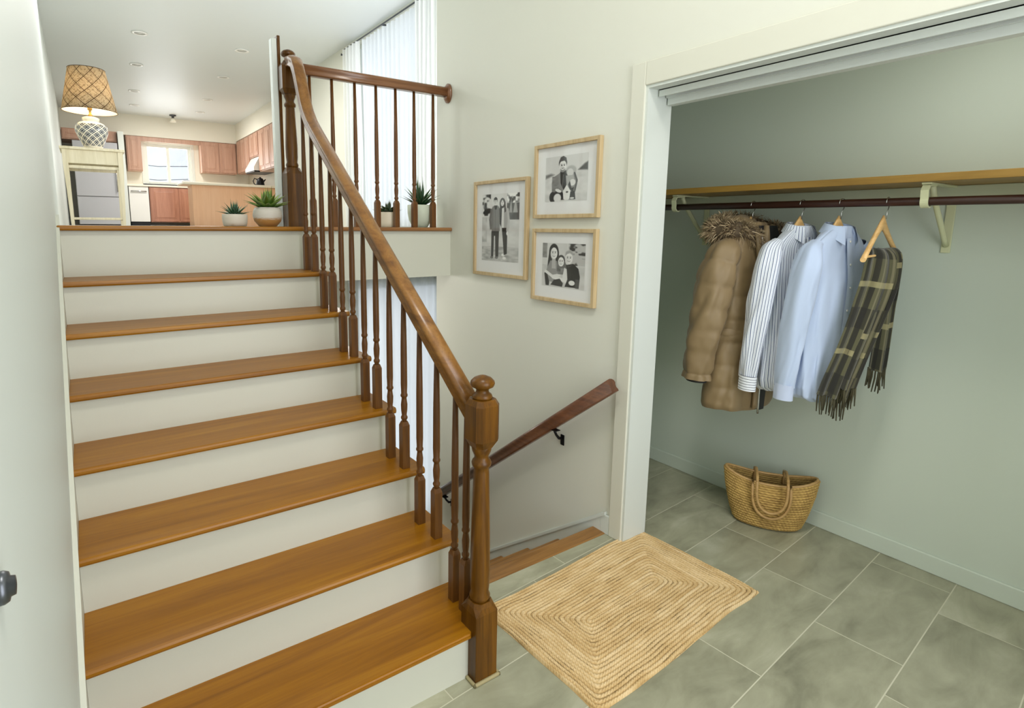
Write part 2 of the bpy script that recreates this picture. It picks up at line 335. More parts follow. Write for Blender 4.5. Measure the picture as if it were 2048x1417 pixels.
# ------------------------------------------------------------------ main railing
XR = 1.128
rl = empty('stair_railing'); tag(rl, 'turned oak stair railing with mushroom-capped newel posts and sloping handrail', 'railing')
def newel(x, y, z0, h, base_h, blk0, blk1, parent, hb=.045):
    """square base, turned tapering shaft, chamfered block, neck; finial as child"""
    b = MB(); sq = lambda a, z, c=0.: [(x+px, y+py, z) for px, py in ((-a, -a+c), (-a+c, -a), (a-c, -a), (a, -a+c), (a, a-c), (a-c, a), (-a+c, a), (-a, a-c))]
    b.rings([sq(hb, z0, .002), sq(hb, z0+base_h, .002), sq(hb*.9, z0+base_h+.02, .018), sq(hb*.78, z0+base_h+.035, .018)], smooth=False)
    s0 = z0+base_h+.03; s1 = z0+blk0
    b.lathe([(.031, s0), (.036, s0+.02), (.030, s0+.035), (.033, s0+.06), (.034, s0+.12), (.031, s0+(s1-s0)*.5), (.026, s1-.09), (.025, s1-.075), (.031, s1-.07), (.033, s1-.06), (.030, s1-.052), (.024, s1-.045), (.024, s1-.035), (.031, s1-.02), (.034, s1-.005), (.032, s1+.002)], (x, y, 0), 28)
    a2 = hb*1.02
    b.rings([sq(a2*.72, s1-.004, .016), sq(a2, s1+.022, .016), sq(a2, z0+blk1-.018, .016), sq(a2*.80, z0+blk1, .014)], smooth=False)
    o = b.build('newel_post', M_newel, parent); f = MB(); t = z0+blk1
    f.lathe([(.030, t-.002), (.033, t+.006), (.030, t+.014), (.022, t+.02), (.020, t+.028), (.024, t+.034), (.036, t+.040), (.040, t+.050), (.038, t+.058), (.028, t+.068), (.012, t+.075), (.002, t+.077)], (x, y, 0), 28)
    f.build('finial', M_newel, o); return o
NX = 1.128
nw = newel(NX, -.001, 0, 1.075, .25, .835, .992, rl)
mo = MB(); mo.box(NX-.056, NX+.056, -.056, -.045, 0, .012, .004).box(NX-.056, NX-.0452, -.056, .0, 0, .012, .004).box(NX+.0452, NX+.056, -.056, .04, 0, .012, .004)
mo.build('base_moulding', plain('tan_shoe_moulding', srgb(160, 148, 110), .5), nw)
newel(XR+.005, YB, LZ, 1.0, .30, .74, .90, rl, .047)
RPROF = [(.026, -.028), (.028, -.020), (.022, -.010), (.024, .002), (.031, .012), (.029, .022), (.018, .029), (0, .032), (-.018, .029), (-.029, .022), (-.031, .012), (-.024, .002), (-.022, -.010), (-.028, -.020), (-.026, -.028)]
RS = .763
def rz(y): return .952+RS*(y-.07)
pts = [(XR, .03, rz(.03)), (XR, .5, rz(.5)), (XR, 1.0, rz(1.0)), (XR, 1.45, rz(1.45)), (XR, 1.52, rz(1.52)+.004), (XR, 1.57, rz(1.57)+.022), (XR, 1.605, rz(1.605)+.05), (XR, 1.635, rz(1.635)+.09), (XR, 1.665, rz(1.665)+.135), (XR, 1.695, rz(1.695)+.170), (XR, 1.73, rz(1.73)+.188), (XR, 1.78, rz(1.78)+.170), (XR, 1.835, rz(1.835)+.135)]
hr = MB().sweep(RPROF, pts).build('handrail', M_rail, rl)
def baluster_shape(h, base=.20):
    b = MB(); a = .0165; sq = lambda q, z, c: [(px, py, z) for px, py in ((-q, -q+c), (-q+c, -q), (q-c, -q), (q, -q+c), (q, q-c), (q-c, q), (-q+c, q), (-q, q-c))]
    b.rings([sq(a, 0, .001), sq(a, base-.012, .001), sq(a*.72, base+.004, .004)], smooth=False)
    b.lathe([(.0115, base), (.0095, base+.008), (.0135, base+.016), (.0140, base+.022), (.0100, base+.030), (.0125, base+.05), (.0135, base+.075), (.0105, base+.098), (.0100, base+.103), (.0145, base+.110), (.0145, base+.116), (.0120, base+.122), (.0135, base+.16), (.0128, base+.16+(h-base-.16)*.4), (.0088, h)], (0, 0, 0), 14)
    return b
for j in range(14):
    y = .03+.125*j if j else .085; k = min(7, int(y/G_)+1); z0 = k*R_
    baluster_shape(rz(y)-.028-z0+.01, .195).build('baluster', M_bal, rl, loc=(XR, y, z0))
# ------------------------------------------------------------------ balcony railing
br = empty('balcony_railing', (0, 0, 0)); tag(br, 'level oak railing across the balcony ending in a wall rosette', 'railing')
MB().sweep(RPROF, [(XR+.045, YB, 2.415), (1.7, YB, 2.418), (P-.018, YB, 2.42)], side=(0, -1, 0)).build('handrail', M_railx, br)
ro = MB(); ro.lathe([(.062, 0), (.062, .010), (.052, .014), (.048, .022), (.030, .026)], (0, 0, 0), 28, 1, .72)
o = ro.build('rosette', M_railx, br); o.rotation_euler = (0, -math.pi/2, 0); o.location = (P-.001, YB, 2.415)
for x in (1.249, 1.383, 1.527, 1.667, 1.802, 1.935, 2.078):
    baluster_shape(2.39-LZ, .165).build('baluster', M_bal, br, loc=(x, YB, LZ+.001))
# white end post with a brown edge strip beside the upper newel
pp = empty('end_post', (1.083, YB+.085, LZ)); tag(pp, 'slim white end post with a brown wood edge beside the upper newel', 'post')
MB().box(-.022, .009, -.02, .03, 0, 1.045, .004).build('post_body', M_white, pp)
MB().box(.009, .026, -.024, .034, 0, 1.062, .003).build('edge_strip', M_newel, pp)
# ------------------------------------------------------------------ wall handrail of the lower flight
wr = empty('wall_handrail'); tag(wr, 'dark wooden handrail bracketed to the wall over the lower flight', 'handrail')
ws = (-.401-.813)/(1.891-.329)
WPROF = [(a*.85, b*1.1) for a, b in RPROF]
MB().sweep(WPROF, [(2.13, .318, .800), (2.13, 1.1, .800+ws*.782), (2.13, 1.93, .800+ws*1.612)]).build('rail', M_wallrail, wr)
for y in (.70, 1.80):
    z = .80+ws*(y-.318)-.03; k = MB(); k.tube([(P-.004, y, z-.075), (P-.03, y, z-.07), (P-.052, y, z-.045), (2.132, y, z-.012)], [.008, .008, .007, .008], 10)
    k.lathe([(.02, 0), (.02, .004), (.012, .008)], (0, 0, 0), 16, 1.0, 1.0)
    # wall plate and saddle
    k.box(P-.006, P-.001, y-.014, y+.014, z-.115, z-.055, .003).box(2.112, 2.15, y-.03, y+.03, z-.014, z-.009, .002)
    bmesh.ops.delete(k.bm, geom=[v for v in k.bm.verts if v.co.length < .05], context='VERTS')
    k.build('bracket', M_black, wr)
# ------------------------------------------------------------------ entrance door leaf in the left wall with its knob
dr = empty('door_1', (0, 0, 0)); struct(dr)
MB().box(.0005, .004, -1.62, -.62, .0, 2.08, .001).build('door_leaf', M_wallL, dr)
k = MB().lathe([(.001, 0), (.016, 0), (.016, .004), (.014, .008), (.010, .009), (.009, .013), (.001, .014)], (0, 0, 0), 28).build('deadbolt', M_pewter, dr); k.rotation_euler = (0, math.pi/2, 0); k.location = (.004, -.738, 1.186)
# ------------------------------------------------------------------ windows and curtains
gl = NT('window_glass'); tr = gl.n('ShaderNodeBsdfTransparent'); gs = gl.n('ShaderNodeBsdfGlossy'); gs.inputs['Roughness'].default_value = .03
mx = gl.n('ShaderNodeMixShader', i_0=.06, i_1=tr.outputs[0], i_2=gs.outputs[0]); gl.t.links.new(mx.outputs[0], gl.out.inputs[0]); M_glass = gl.m
def sheer(name, opacity=.5, col=(.86, .89, .92, 1)):
    t = NT(name); a = t.n('ShaderNodeBsdfTransparent'); b = t.n('ShaderNodeBsdfTranslucent'); b.inputs[0].default_value = col
    d = t.n('ShaderNodeBsdfDiffuse'); d.inputs[0].default_value = col; q = t.n('ShaderNodeMixShader', i_0=.45, i_1=b.outputs[0], i_2=d.outputs[0])
    q2 = t.n('ShaderNodeMixShader', i_0=opacity, i_1=a.outputs[0], i_2=q.outputs[0]); t.t.links.new(q2.outputs[0], t.out.inputs[0]); return t.m
M_sheer = sheer('white_sheer_fabric', .88); M_drape = sheer('cream_curtain_fabric', .97, (.86, .87, .86, 1))
def window(name, axis, c, a0, a1, z0, z1, depth=.05, mull=1, fr=.05):
    """frame in the plane axis=c, spanning a0..a1 and z0..z1"""
    e = empty(name); struct(e); b = MB()
    def bx(p0, p1, q0, q1, d=depth):
        if axis == 'x': b.box(c-d/2, c+d/2, p0, p1, q0, q1, .004)
        else: b.box(p0, p1, c-d/2, c+d/2, q0, q1, .004)
    bx(a0, a0+fr, z0, z1); bx(a1-fr, a1, z0, z1); bx(a0+fr, a1-fr, z0, z0+fr); bx(a0+fr, a1-fr, z1-fr, z1)
    for i in range(mull): q = a0+(a1-a0)*(i+1)/(mull+1); bx(q-fr*.5, q+fr*.5, z0+fr, z1-fr)
    b.build('window_frame', M_white, e); g = MB()
    if axis == 'x': g.box(c-.003, c+.003, a0+fr, a1-fr, z0+fr, z1-fr)
    else: g.box(a0+fr, a1-fr, c-.003, c+.003, z0+fr, z1-fr)
    g.build('glass_pane', M_glass, e); return e
window('window_1', 'x', 3.40, 3.75, 5.9, 1.58, 3.92, .07, 1)
window('window_2', 'y', 3.24, 2.06, 3.0, LOW+.02, 1.03, .06, 0, .05)
window('window_3', 'y', 13.76, 1.43, 2.42, 2.5, 3.42, .06, 1, .07)
window('window_4', 'y', -2.64, .35, 1.95, 0, 3.3, .06, 1, .07)
cw = MB(); cw.box(1.36, 1.43, 13.685, 13.70, 2.44, 3.49).box(2.42, 2.49, 13.685, 13.70, 2.44, 3.49).box(1.43, 2.42, 13.685, 13.70, 3.42, 3.49).box(1.36, 2.49, 13.66, 13.72, 2.44, 2.50)
struct(cw.build('trim_kitchen_window', M_white))
cw = MB(); cw.box(3.283, 3.30, 3.66, 3.75, 1.55, 3.93).box(3.283, 3.30, 5.9, 5.99, 1.55, 3.93); struct(cw.build('trim_living_window', M_white))
def curtain(name, x, y0, y1, z0, z1, amp, waves, seed, mat, label, group=None, axis='x'):
    ny, nz = int(waves*14), 20; Y = np.linspace(y0, y1, ny); Z = np.linspace(z0, z1, nz); YY, ZZ = np.meshgrid(Y, Z, indexing='ij'); s = (YY-y0)/(y1-y0)
    ph = 2*np.pi*waves*s+1.6*vnoise(s*waves*.6, ZZ*.0+3, seed)+.5*vnoise(s*waves, ZZ*1.2, seed+1)
    A = amp*(.55+.9*vnoise(s*waves*.7, ZZ*.8, seed+2)); D = A*np.sin(ph)
    V = np.stack([x+D, YY+.006*np.cos(ph*2), ZZ], -1) if axis == 'x' else np.stack([YY, x+D, ZZ], -1)
    return tag(grid(name, V, mat), label, 'curtain', group)
curtain('sheer_curtain', 3.235, 4.05, 5.50, LZ+.01, 3.86, .022, 13, 3, M_sheer, 'white sheer curtain across the glowing living-room window')
curtain('cream_curtain', 3.19, 3.55, 4.05, LZ+.01, 3.86, .030, 6, 9, M_drape, 'gathered cream curtain panel at the end of the sheer next to the picture wall')
curtain('cream_curtain', 3.19, 5.50, 6.0, LZ+.01, 3.86, .028, 5, 19, M_drape, 'gathered cream curtain panel at the kitchen end of the sheer')
cr = empty('curtain_rod'); tag(cr, 'thin dark curtain rod above the living-room sheer', 'curtain rod')
MB().tube([(3.215, 3.5, 3.885), (3.215, 6.05, 3.885)], .009, 8).build('rod', M_pewter, cr)
for y in (3.62, 4.9, 5.98): MB().box(3.215, 3.30, y-.008, y+.008, 3.875, 3.895).build('rod_bracket', M_pewter, cr)
hk = MB(); hk.lathe([(.03, 0), (.03, .006), (.012, .01), (.011, .035), (.018, .04), (.004, .045)], (0, 0, 0), 16)
hk = hk.build('wall_hook', M_pewter); hk.rotation_euler = (0, -math.pi/2, 0); hk.location = (3.2995, 6.25, 3.88); tag(hk, 'small dark hook on the wall beyond the curtains near the ceiling', 'hook')
curtain('door_sheer', 3.165, 2.0, 3.06, LOW+.08, 1.10, .010, 12, 5, M_sheer, 'white sheer over the glazed door at the foot of the lower stairs', None, 'y')
# ------------------------------------------------------------------ framed black-and-white photographs
class Canvas:
    """grey-scale painter in unit coordinates (x right, y up)"""
    def __init__(s, nx, ny, v=.8): s.x, s.y = np.meshgrid(np.linspace(0, 1, nx), np.linspace(0, 1, ny), indexing='ij'); s.v = np.full((nx, ny), float(v))
    def put(s, m, val): s.v = s.v*(1-m)+val*m; return s
    def ell(s, cx, cy, rx, ry, val, soft=.12, rot=0.):
        dx, dy = s.x-cx, s.y-cy; c, q = math.cos(rot), math.sin(rot); d = np.hypot((dx*c+dy*q)/rx, (-dx*q+dy*c)/ry); return s.put(np.clip((1-d)/soft+.5, 0, 1), val)
    def poly(s, pts, val, soft=.008):
        ins = np.zeros_like(s.v, bool); dist = np.full_like(s.v, 9.); n = len(pts)
        for i in range(n):
            (x0, y0), (x1, y1) = pts[i], pts[(i+1) % n]
            c = ((y0 > s.y) != (y1 > s.y)) & (s.x < (x1-x0)*(s.y-y0)/((y1-y0) or 1e-9)+x0); ins ^= c
            L2 = (x1-x0)**2+(y1-y0)**2+1e-12; t = np.clip(((s.x-x0)*(x1-x0)+(s.y-y0)*(y1-y0))/L2, 0, 1); dist = np.minimum(dist, np.hypot(s.x-x0-t*(x1-x0), s.y-y0-t*(y1-y0)))
        return s.put(np.clip(np.where(ins, dist, -dist)/soft+.5, 0, 1), val)
    def line(s, pts, wd, val, soft=.006):
        d = np.full_like(s.v, 9.)
        for (x0, y0), (x1, y1) in zip(pts, pts[1:]):
            L2 = (x1-x0)**2+(y1-y0)**2+1e-12; t = np.clip(((s.x-x0)*(x1-x0)+(s.y-y0)*(y1-y0))/L2, 0, 1); d = np.minimum(d, np.hypot(s.x-x0-t*(x1-x0), s.y-y0-t*(y1-y0)))
        return s.put(np.clip((wd-d)/soft+.5, 0, 1), val)
    def blotch(s, x0, x1, y0, y1, lo, hi, fx, fy, seed, thr=None):
        n = vnoise(s.x*fx, s.y*fy, seed)*.6+vnoise(s.x*fx*2.3, s.y*fy*2.3, seed+1)*.4
        if thr is not None: n = np.clip((n-thr)*6+.5, 0, 1)
        e = .015; m = np.clip((s.x-x0)/e+.5, 0, 1)*np.clip((x1-s.x)/e+.5, 0, 1)*np.clip((s.y-y0)/e+.5, 0, 1)*np.clip((y1-s.y)/e+.5, 0, 1); s.v = s.v*(1-m)+(lo+(hi-lo)*n)*m; return s
    def face(s, cx, cy, rx, ry, skin=.86, smile=1, dark=.2):
        s.ell(cx, cy, rx, ry, skin); s.ell(cx-rx*.5, cy-ry*.2, rx*.4, ry*.6, skin*.93, .8)
        for q in (-.38, .38): s.ell(cx+q*rx, cy+ry*.12, rx*.17, ry*.085, dark, .5); s.line([(cx+q*rx-rx*.2, cy+ry*.32), (cx+q*rx+rx*.2, cy+ry*.32)], ry*.04, dark*1.6)
        s.line([(cx+.02*rx, cy+ry*.05), (cx+.1*rx, cy-ry*.22)], rx*.04, skin*.78); s.line([(cx-.3*rx, cy-ry*.42), (cx, cy-ry*.53), (cx+.3*rx, cy-ry*.42)], ry*.055, .35 if smile else .5)
        if smile: s.line([(cx-.2*rx, cy-ry*.44), (cx+.2*rx, cy-ry*.44)], ry*.03, .95)
        return s
def photo_couple():
    c = Canvas(120, 210, .84); c.blotch(0, 1, 0, .66, .72, .86, 5, 12, 5); c.blotch(0, 1, 0, .22, .45, .82, 6, 26, 8)
    c.blotch(0, .24, .68, 1, .05, .85, 9, 12, 11, .5); c.blotch(.68, 1, .62, .86, .16, .34, 8, 8, 13); c.blotch(.68, 1, .86, 1, .12, .95, 9, 14, 14, .5); c.blotch(0, .14, .28, .66, .5, .85, 6, 10, 18)
    c.poly([(.74, .72), (.79, .93), (.82, .72)], .55).poly([(.84, .72), (.9, .93), (.96, .72)], .6)
    # man: shoes, trousers, jacket with arms, scarf, head
    for x in (.29, .42): c.ell(x, .055, .045, .018, .35)
    c.poly([(.27, .46), (.48, .46), (.47, .07), (.39, .07), (.375, .38), (.345, .38), (.33, .07), (.27, .07)], .07)
    c.poly([(.30, .82), (.46, .82), (.50, .76), (.50, .45), (.26, .45), (.25, .70), (.25, .76)], .42).line([(.26, .76), (.225, .62), (.255, .47)], .026, .36).line([(.49, .77), (.51, .60)], .02, .3)
    c.line([(.37, .78), (.375, .46)], .004, .28).poly([(.33, .83), (.43, .83), (.40, .77), (.36, .77)], .13).ell(.255, .455, .02, .02, .8)
    c.ell(.375, .905, .052, .048, .10).face(.375, .885, .043, .042, .84).ell(.375, .928, .047, .02, .10)
    # woman: shoes, trousers, long cardigan, hair, head
    for x, y in ((.60, .10), (.63, .055)): c.ell(x, y, .045, .02, .9)
    c.poly([(.55, .52), (.70, .52), (.70, .12), (.62, .10), (.59, .30)], .05)
    c.ell(.56, .86, .075, .075, .25).poly([(.52, .79), (.66, .79), (.72, .72), (.75, .50), (.53, .50), (.53, .70)], .62).poly([(.53, .78), (.60, .79), (.61, .50), (.54, .50)], .88)
    c.line([(.70, .76), (.735, .60), (.70, .47)], .028, .70).poly([(.50, .78), (.55, .82), (.54, .50), (.50, .56)], .10).ell(.70, .42, .022, .03, .9)
    c.poly([(.49, .88), (.52, .88), (.53, .72), (.49, .74)], .2).poly([(.60, .88), (.64, .88), (.66, .74), (.62, .72)], .25)
    c.face(.56, .865, .043, .046, .9).line([(.515, .885), (.56, .925), (.605, .885)], .012, .3); return c.v
def photo_father():
    c = Canvas(170, 160, .80); c.blotch(0, 1, 0, .62, .72, .86, 6, 9, 3); c.blotch(0, 1, .62, 1, .78, .82, 2, 3, 4)
    c.poly([(0, .52), (0, .60), (.14, .63), (.22, .60), (.10, .55)], .34, .05).poly([(.78, .66), (.92, .78), (1, .82), (1, .64)], .22, .04)
    # jacket and arms of the crouching man, knees
    c.poly([(.30, .60), (.40, .66), (.60, .66), (.72, .58), (.78, .42), (.74, .20), (.60, .12), (.30, .12), (.18, .22), (.16, .42), (.22, .56)], .46)
    c.blotch(.17, .33, .16, .56, .30, .50, 5, 12, 31); c.poly([(.36, .66), (.52, .68), (.56, .44), (.46, .24), (.38, .40)], .08).line([(.44, .58), (.43, .32)], .008, .3)
    c.ell(.19, .10, .08, .12, .09).poly([(.22, .20), (.36, .28), (.46, .16), (.48, .03), (.40, .03), (.34, .14), (.26, .14), (.22, .03), (.12, .03)], .07).ell(.31, .08, .09, .095, .86, .2)
    c.poly([(.60, .20), (.72, .22), (.74, .03), (.58, .03)], .08).ell(.66, .06, .05, .02, .8)
    # small child leaning against him, pale hood
    c.ell(.62, .66, .12, .11, .62, .3).ell(.60, .62, .075, .085, .78).poly([(.50, .56), (.68, .56), (.72, .36), (.60, .30), (.52, .36)], .60).line([(.70, .60), (.76, .44), (.72, .24)], .02, .25)
    c.poly([(.44, .22), (.53, .36), (.62, .22), (.60, .04), (.46, .04)], .88).ell(.66, .40, .07, .07, .84).ell(.33, .24, .08, .035, .85, .3, -.4).ell(.54, .20, .03, .02, .2)
    c.poly([(.56, .36), (.60, .44), (.64, .28), (.70, .30), (.68, .18), (.60, .26)], .10)
    # head
    c.ell(.42, .84, .098, .13, .16).face(.42, .775, .086, .125, .88).poly([(.33, .86), (.36, .97), (.43, .995), (.50, .95), (.515, .84), (.47, .89), (.38, .88)], .22).ell(.42, .69, .06, .05, .48, .5).line([(.385, .715), (.42, .70), (.455, .715)], .008, .95)
    c.ell(.40, .79, .014, .012, .1).ell(.46, .79, .012, .012, .1); return c.v
def photo_family():
    c = Canvas(170, 170, .80); c.blotch(0, .12, .66, 1, .30, .60, 6, 9, 3); c.blotch(.62, 1, .52, 1, .12, .70, 7, 9, 23, .5); c.blotch(.12, .60, .60, 1, .76, .84, 3, 3, 5); c.blotch(0, 1, 0, .5, .66, .85, 5, 5, 6)
    # woman with long dark hair
    c.ell(.28, .80, .115, .185, .10).poly([(.17, .84), (.14, .56), (.13, .40), (.24, .34), (.34, .42), (.41, .60), (.40, .82)], .12)
    c.poly([(.14, .46), (.20, .60), (.36, .60), (.40, .40), (.30, .10), (.14, .12), (.08, .30)], .50).face(.285, .765, .082, .135, .90).poly([(.24, .64), (.33, .64), (.34, .42), (.24, .42)], .66)
    c.poly([(.06, .30), (.12, .34), (.19, .10), (.18, .02), (.10, .02)], .08).line([(.10, .34), (.26, .24), (.42, .28)], .032, .86)
    # child in the middle
    c.ell(.46, .62, .09, .12, .22).poly([(.38, .60), (.36, .38), (.42, .30), (.56, .34), (.60, .48), (.55, .60)], .34).face(.46, .585, .068, .105, .92).blotch(.38, .54, .30, .44, .2, .6, 10, 10, 41)
    c.poly([(.54, .46), (.61, .42), (.63, .12), (.56, .10), (.50, .22)], .86).line([(.28, .22), (.42, .20), (.58, .16)], .036, .88).poly([(.22, .04), (.30, .16), (.44, .20), (.52, .10), (.50, .02)], .10)
    # grey-haired man in a dark jumper
    c.poly([(.58, .52), (.74, .56), (.86, .46), (.90, .28), (.88, .03), (.56, .03), (.62, .20), (.60, .40)], .10).blotch(.80, .88, .02, .22, .12, .3, 8, 8, 51)
    c.ell(.635, .74, .098, .13, .74).face(.64, .67, .084, .125, .88).poly([(.55, .72), (.57, .82), (.66, .86), (.73, .80), (.73, .74), (.66, .79), (.60, .77)], .58).poly([(.58, .54), (.66, .50), (.72, .56), (.70, .50), (.62, .46)], .2)
    c.ell(.72, .13, .07, .055, .9, .2); return c.v
M_photo = attr_mat('black_and_white_print', rough=.45); M_oakframe = wood('pale_oak_frame', srgb(166, 142, 102), srgb(188, 164, 124), srgb(200, 180, 142), 2, 1.6, .5)
M_mat = plain('white_mat_board', srgb(226, 226, 226), .9)
fg = NT('frame_glass'); tr = fg.n('ShaderNodeBsdfTransparent'); gs = fg.n('ShaderNodeBsdfGlossy'); gs.inputs['Roughness'].default_value = .05
mx = fg.n('ShaderNodeMixShader', i_0=.04, i_1=tr.outputs[0], i_2=gs.outputs[0]); fg.t.links.new(mx.outputs[0], fg.out.inputs[0])
def frame(label, y0, y1, z0, z1, img, my, mz0, mz1):
    """hung on the picture wall; y0 > y1 (y0 is the end farther up the stairs)"""
    e = empty('picture_frame', (P, (y0+y1)/2, (z0+z1)/2)); tag(e, label, 'picture frame', 'framed photographs on the wall'); w2, h2 = abs(y0-y1)/2, (z1-z0)/2; f = .020
    b = MB(); b.box(-.026, -.001, -w2, -w2+f, -h2, h2, .002).box(-.026, -.001, w2-f, w2, -h2, h2, .002).box(-.026, -.001, -w2+f, w2-f, -h2, -h2+f, .002).box(-.026, -.001, -w2+f, w2-f, h2-f, h2, .002)
    b.build('frame', M_oakframe, e); MB().box(-.012, -.002, -w2+f, w2-f, -h2+f, h2-f).build('mat_board', M_mat, e)
    nx, ny = img.shape; Y = np.linspace(w2-f-my, -w2+f+my, nx); Z = np.linspace(-h2+f+mz0, h2-f-mz1, ny); YY, ZZ = np.meshgrid(Y, Z, indexing='ij')
    g = np.clip(img, 0, 1)**1.8*.92; grid('photograph', np.stack([np.full_like(YY, -.0128), YY, ZZ], -1), M_photo, e, col=np.stack([g, g, g*.98], -1), smooth=False)
    MB().box(-.018, -.017, -w2+f, w2-f, -h2+f, h2-f).build('glass', fg.m, e)
frame('tall pale oak frame with a photo of a couple standing outdoors', 1.534, 1.020, 1.241, 1.818, photo_couple(), .058, .072, .062)
frame('pale oak frame with a crouching man and child, upper of the stacked pair', .970, .503, 1.587, 1.973, photo_father(), .062, .066, .050)
frame('pale oak frame with a smiling family of three, lower of the stacked pair', .970, .503, 1.141, 1.532, photo_family(), .056, .062, .056)
# ------------------------------------------------------------------ closet: shelf, cleat, rod, brackets
M_shelf = wood('golden_shelf_board', srgb(128, 96, 34), srgb(156, 120, 52), srgb(170, 134, 66), 1, .7, .45); M_rod = wood('dark_closet_pole', srgb(38, 20, 14), srgb(56, 30, 22), srgb(70, 40, 30), 1, 1, .35)
M_cleat = paint('pale_sage_trim', srgb(192, 198, 172), .45); M_brk = plain('cream_enamel_metal', srgb(206, 208, 170), .4)
XRD = 2.88; ZR = 1.660
def zrod(y): return ZR-.008*(.5-y)
e = MB().box(2.83, B-.001, -1.97, 1.09, 1.722, 1.752, .002).build('closet_shelf', M_shelf); tag(e, 'golden wooden shelf board along the back of the closet', 'shelf')
e = MB().box(B-.020, B-.0005, -1.97, 1.09, 1.66, 1.7215, .003).build('trim_shelf_cleat', M_cleat); struct(e)
e = MB().tube([(XRD, -1.97, 1.640), (XRD, 1.09, 1.6577)], .0165, 20).build('closet_rod', M_rod); tag(e, 'dark brown wooden hanging rod below the closet shelf', 'rod')
def bracket(y, label):
    e = empty('shelf_bracket', (0, y, 0)); tag(e, label, 'bracket', 'shelf and rod brackets in the closet'); zr = 1.640+(y+1.97)*.0058
    b = MB(); b.box(B-.008, B-.0008, -.016, .016, 1.44, 1.72, .002).box(2.86, B-.002, -.016, .016, 1.713, 1.7215, .002)
    b.tube([(B-.008, 0, 1.47), (B-.04, 0, 1.50), (2.96, 0, 1.665), (2.93, 0, 1.712)], .011, 8); b.build('bracket_arm', M_brk, e)
    h = MB(); cx_, zc = XRD, zr; ps = [(2.935, 0, 1.712), (2.865, 0, 1.708), (2.852, 0, 1.69)]+[(cx_+.0235*math.cos(a), 0, zc+.0235*math.sin(a)) for a in [math.radians(d) for d in range(160, 345, 18)]]
    out = [Vector(p) for p in ps]; h.sweep([(-.013, -.003), (.013, -.003), (.013, .003), (-.013, .003)], out, side=(0, 1, 0), smooth=False); h.build('rod_hook', M_brk, e)
bracket(-.555, 'cream shelf bracket beside the hanger with the scarf'); bracket(.565, 'cream shelf bracket half hidden by the closet jamb, beyond the parka')
# ------------------------------------------------------------------ hanging clothes
M_hwood = wood('light_hanger_wood', srgb(196, 152, 92), srgb(216, 176, 116), srgb(226, 190, 134), 0, 2, .4)
def hanger(label, y, rz_, half=.205, z=None):
    z = ZRy(y) if z is None else z; e = empty('clothes_hanger', (XRD, y, z), rz_); tag(e, label, 'hanger', 'wooden hangers on the rod')
    a = [(.0175*math.cos(t), 0, .0195*math.sin(t)+.002) for t in [math.radians(d) for d in range(-30, 200, 15)]]
    # wire hook over the rod, then down to the wood
    pts = [(.020*math.cos(math.radians(d)), 0, .0205*math.sin(math.radians(d))) for d in range(190, -41, -15)]+[(.010, 0, -.026), (0, 0, -.040), (0, 0, -.068)]
    MB().tube(pts, .0017, 8).build('wire_hook', M_chrome, e); b = MB(); N = 15; R = []
    for i in range(N):
        s = -1+2*i/(N-1); ax = abs(s); x = s*half; zc = -.082-.150*ax**.98; h = .021*(1-ax)**3+.010; d = .008+.003*ax; yo = -.012*(1-math.cos(ax*1.4))+.01
        R.append([(x, yo+math.cos(t)*d, zc+math.sin(t)*h) for t in [2*math.pi*k/10 for k in range(10)]])
    b.rings(R); b.build('hanger_body', M_hwood, e)
    MB().tube([(-half+.018, .006, -.222), (half-.018, .006, -.212)], .005, 8).build('trouser_bar', M_hwood, e); return e
def ZRy(y): return 1.640+(y+1.97)*.0058
def cloth(name, col, col2=None, rough=.85, weave=600, sheen=.3):
    t = NT(name); n = t.noise(t.coord('UV'), 3, 3); t.set(Base_Color=t.mix(n, col, col2 or col), Roughness=rough, Sheen_Weight=sheen); t.bump(t.noise(t.coord('UV'), weave, 2), .25, .0006); return t.m
def striped(name, base, stripe, pitch, width, axis=0, fine=None):
    t = NT(name); u = t.n('ShaderNodeSeparateXYZ', i_0=t.coord('UV')).outputs[axis]; f = t.math('FRACT', t.math('DIVIDE', u, pitch))
    m = t.math('LESS_THAN', f, width); c = t.mix(m, base, stripe)
    if fine:
        f2 = t.math('FRACT', t.math('ADD', t.math('DIVIDE', u, pitch), .5)); c = t.mix(t.math('LESS_THAN', f2, width*.45), c, fine)
    t.set(Base_Color=c, Roughness=.85, Sheen_Weight=.2); t.bump(t.noise(t.coord('UV'), 600, 2), .2, .0005); return t.m
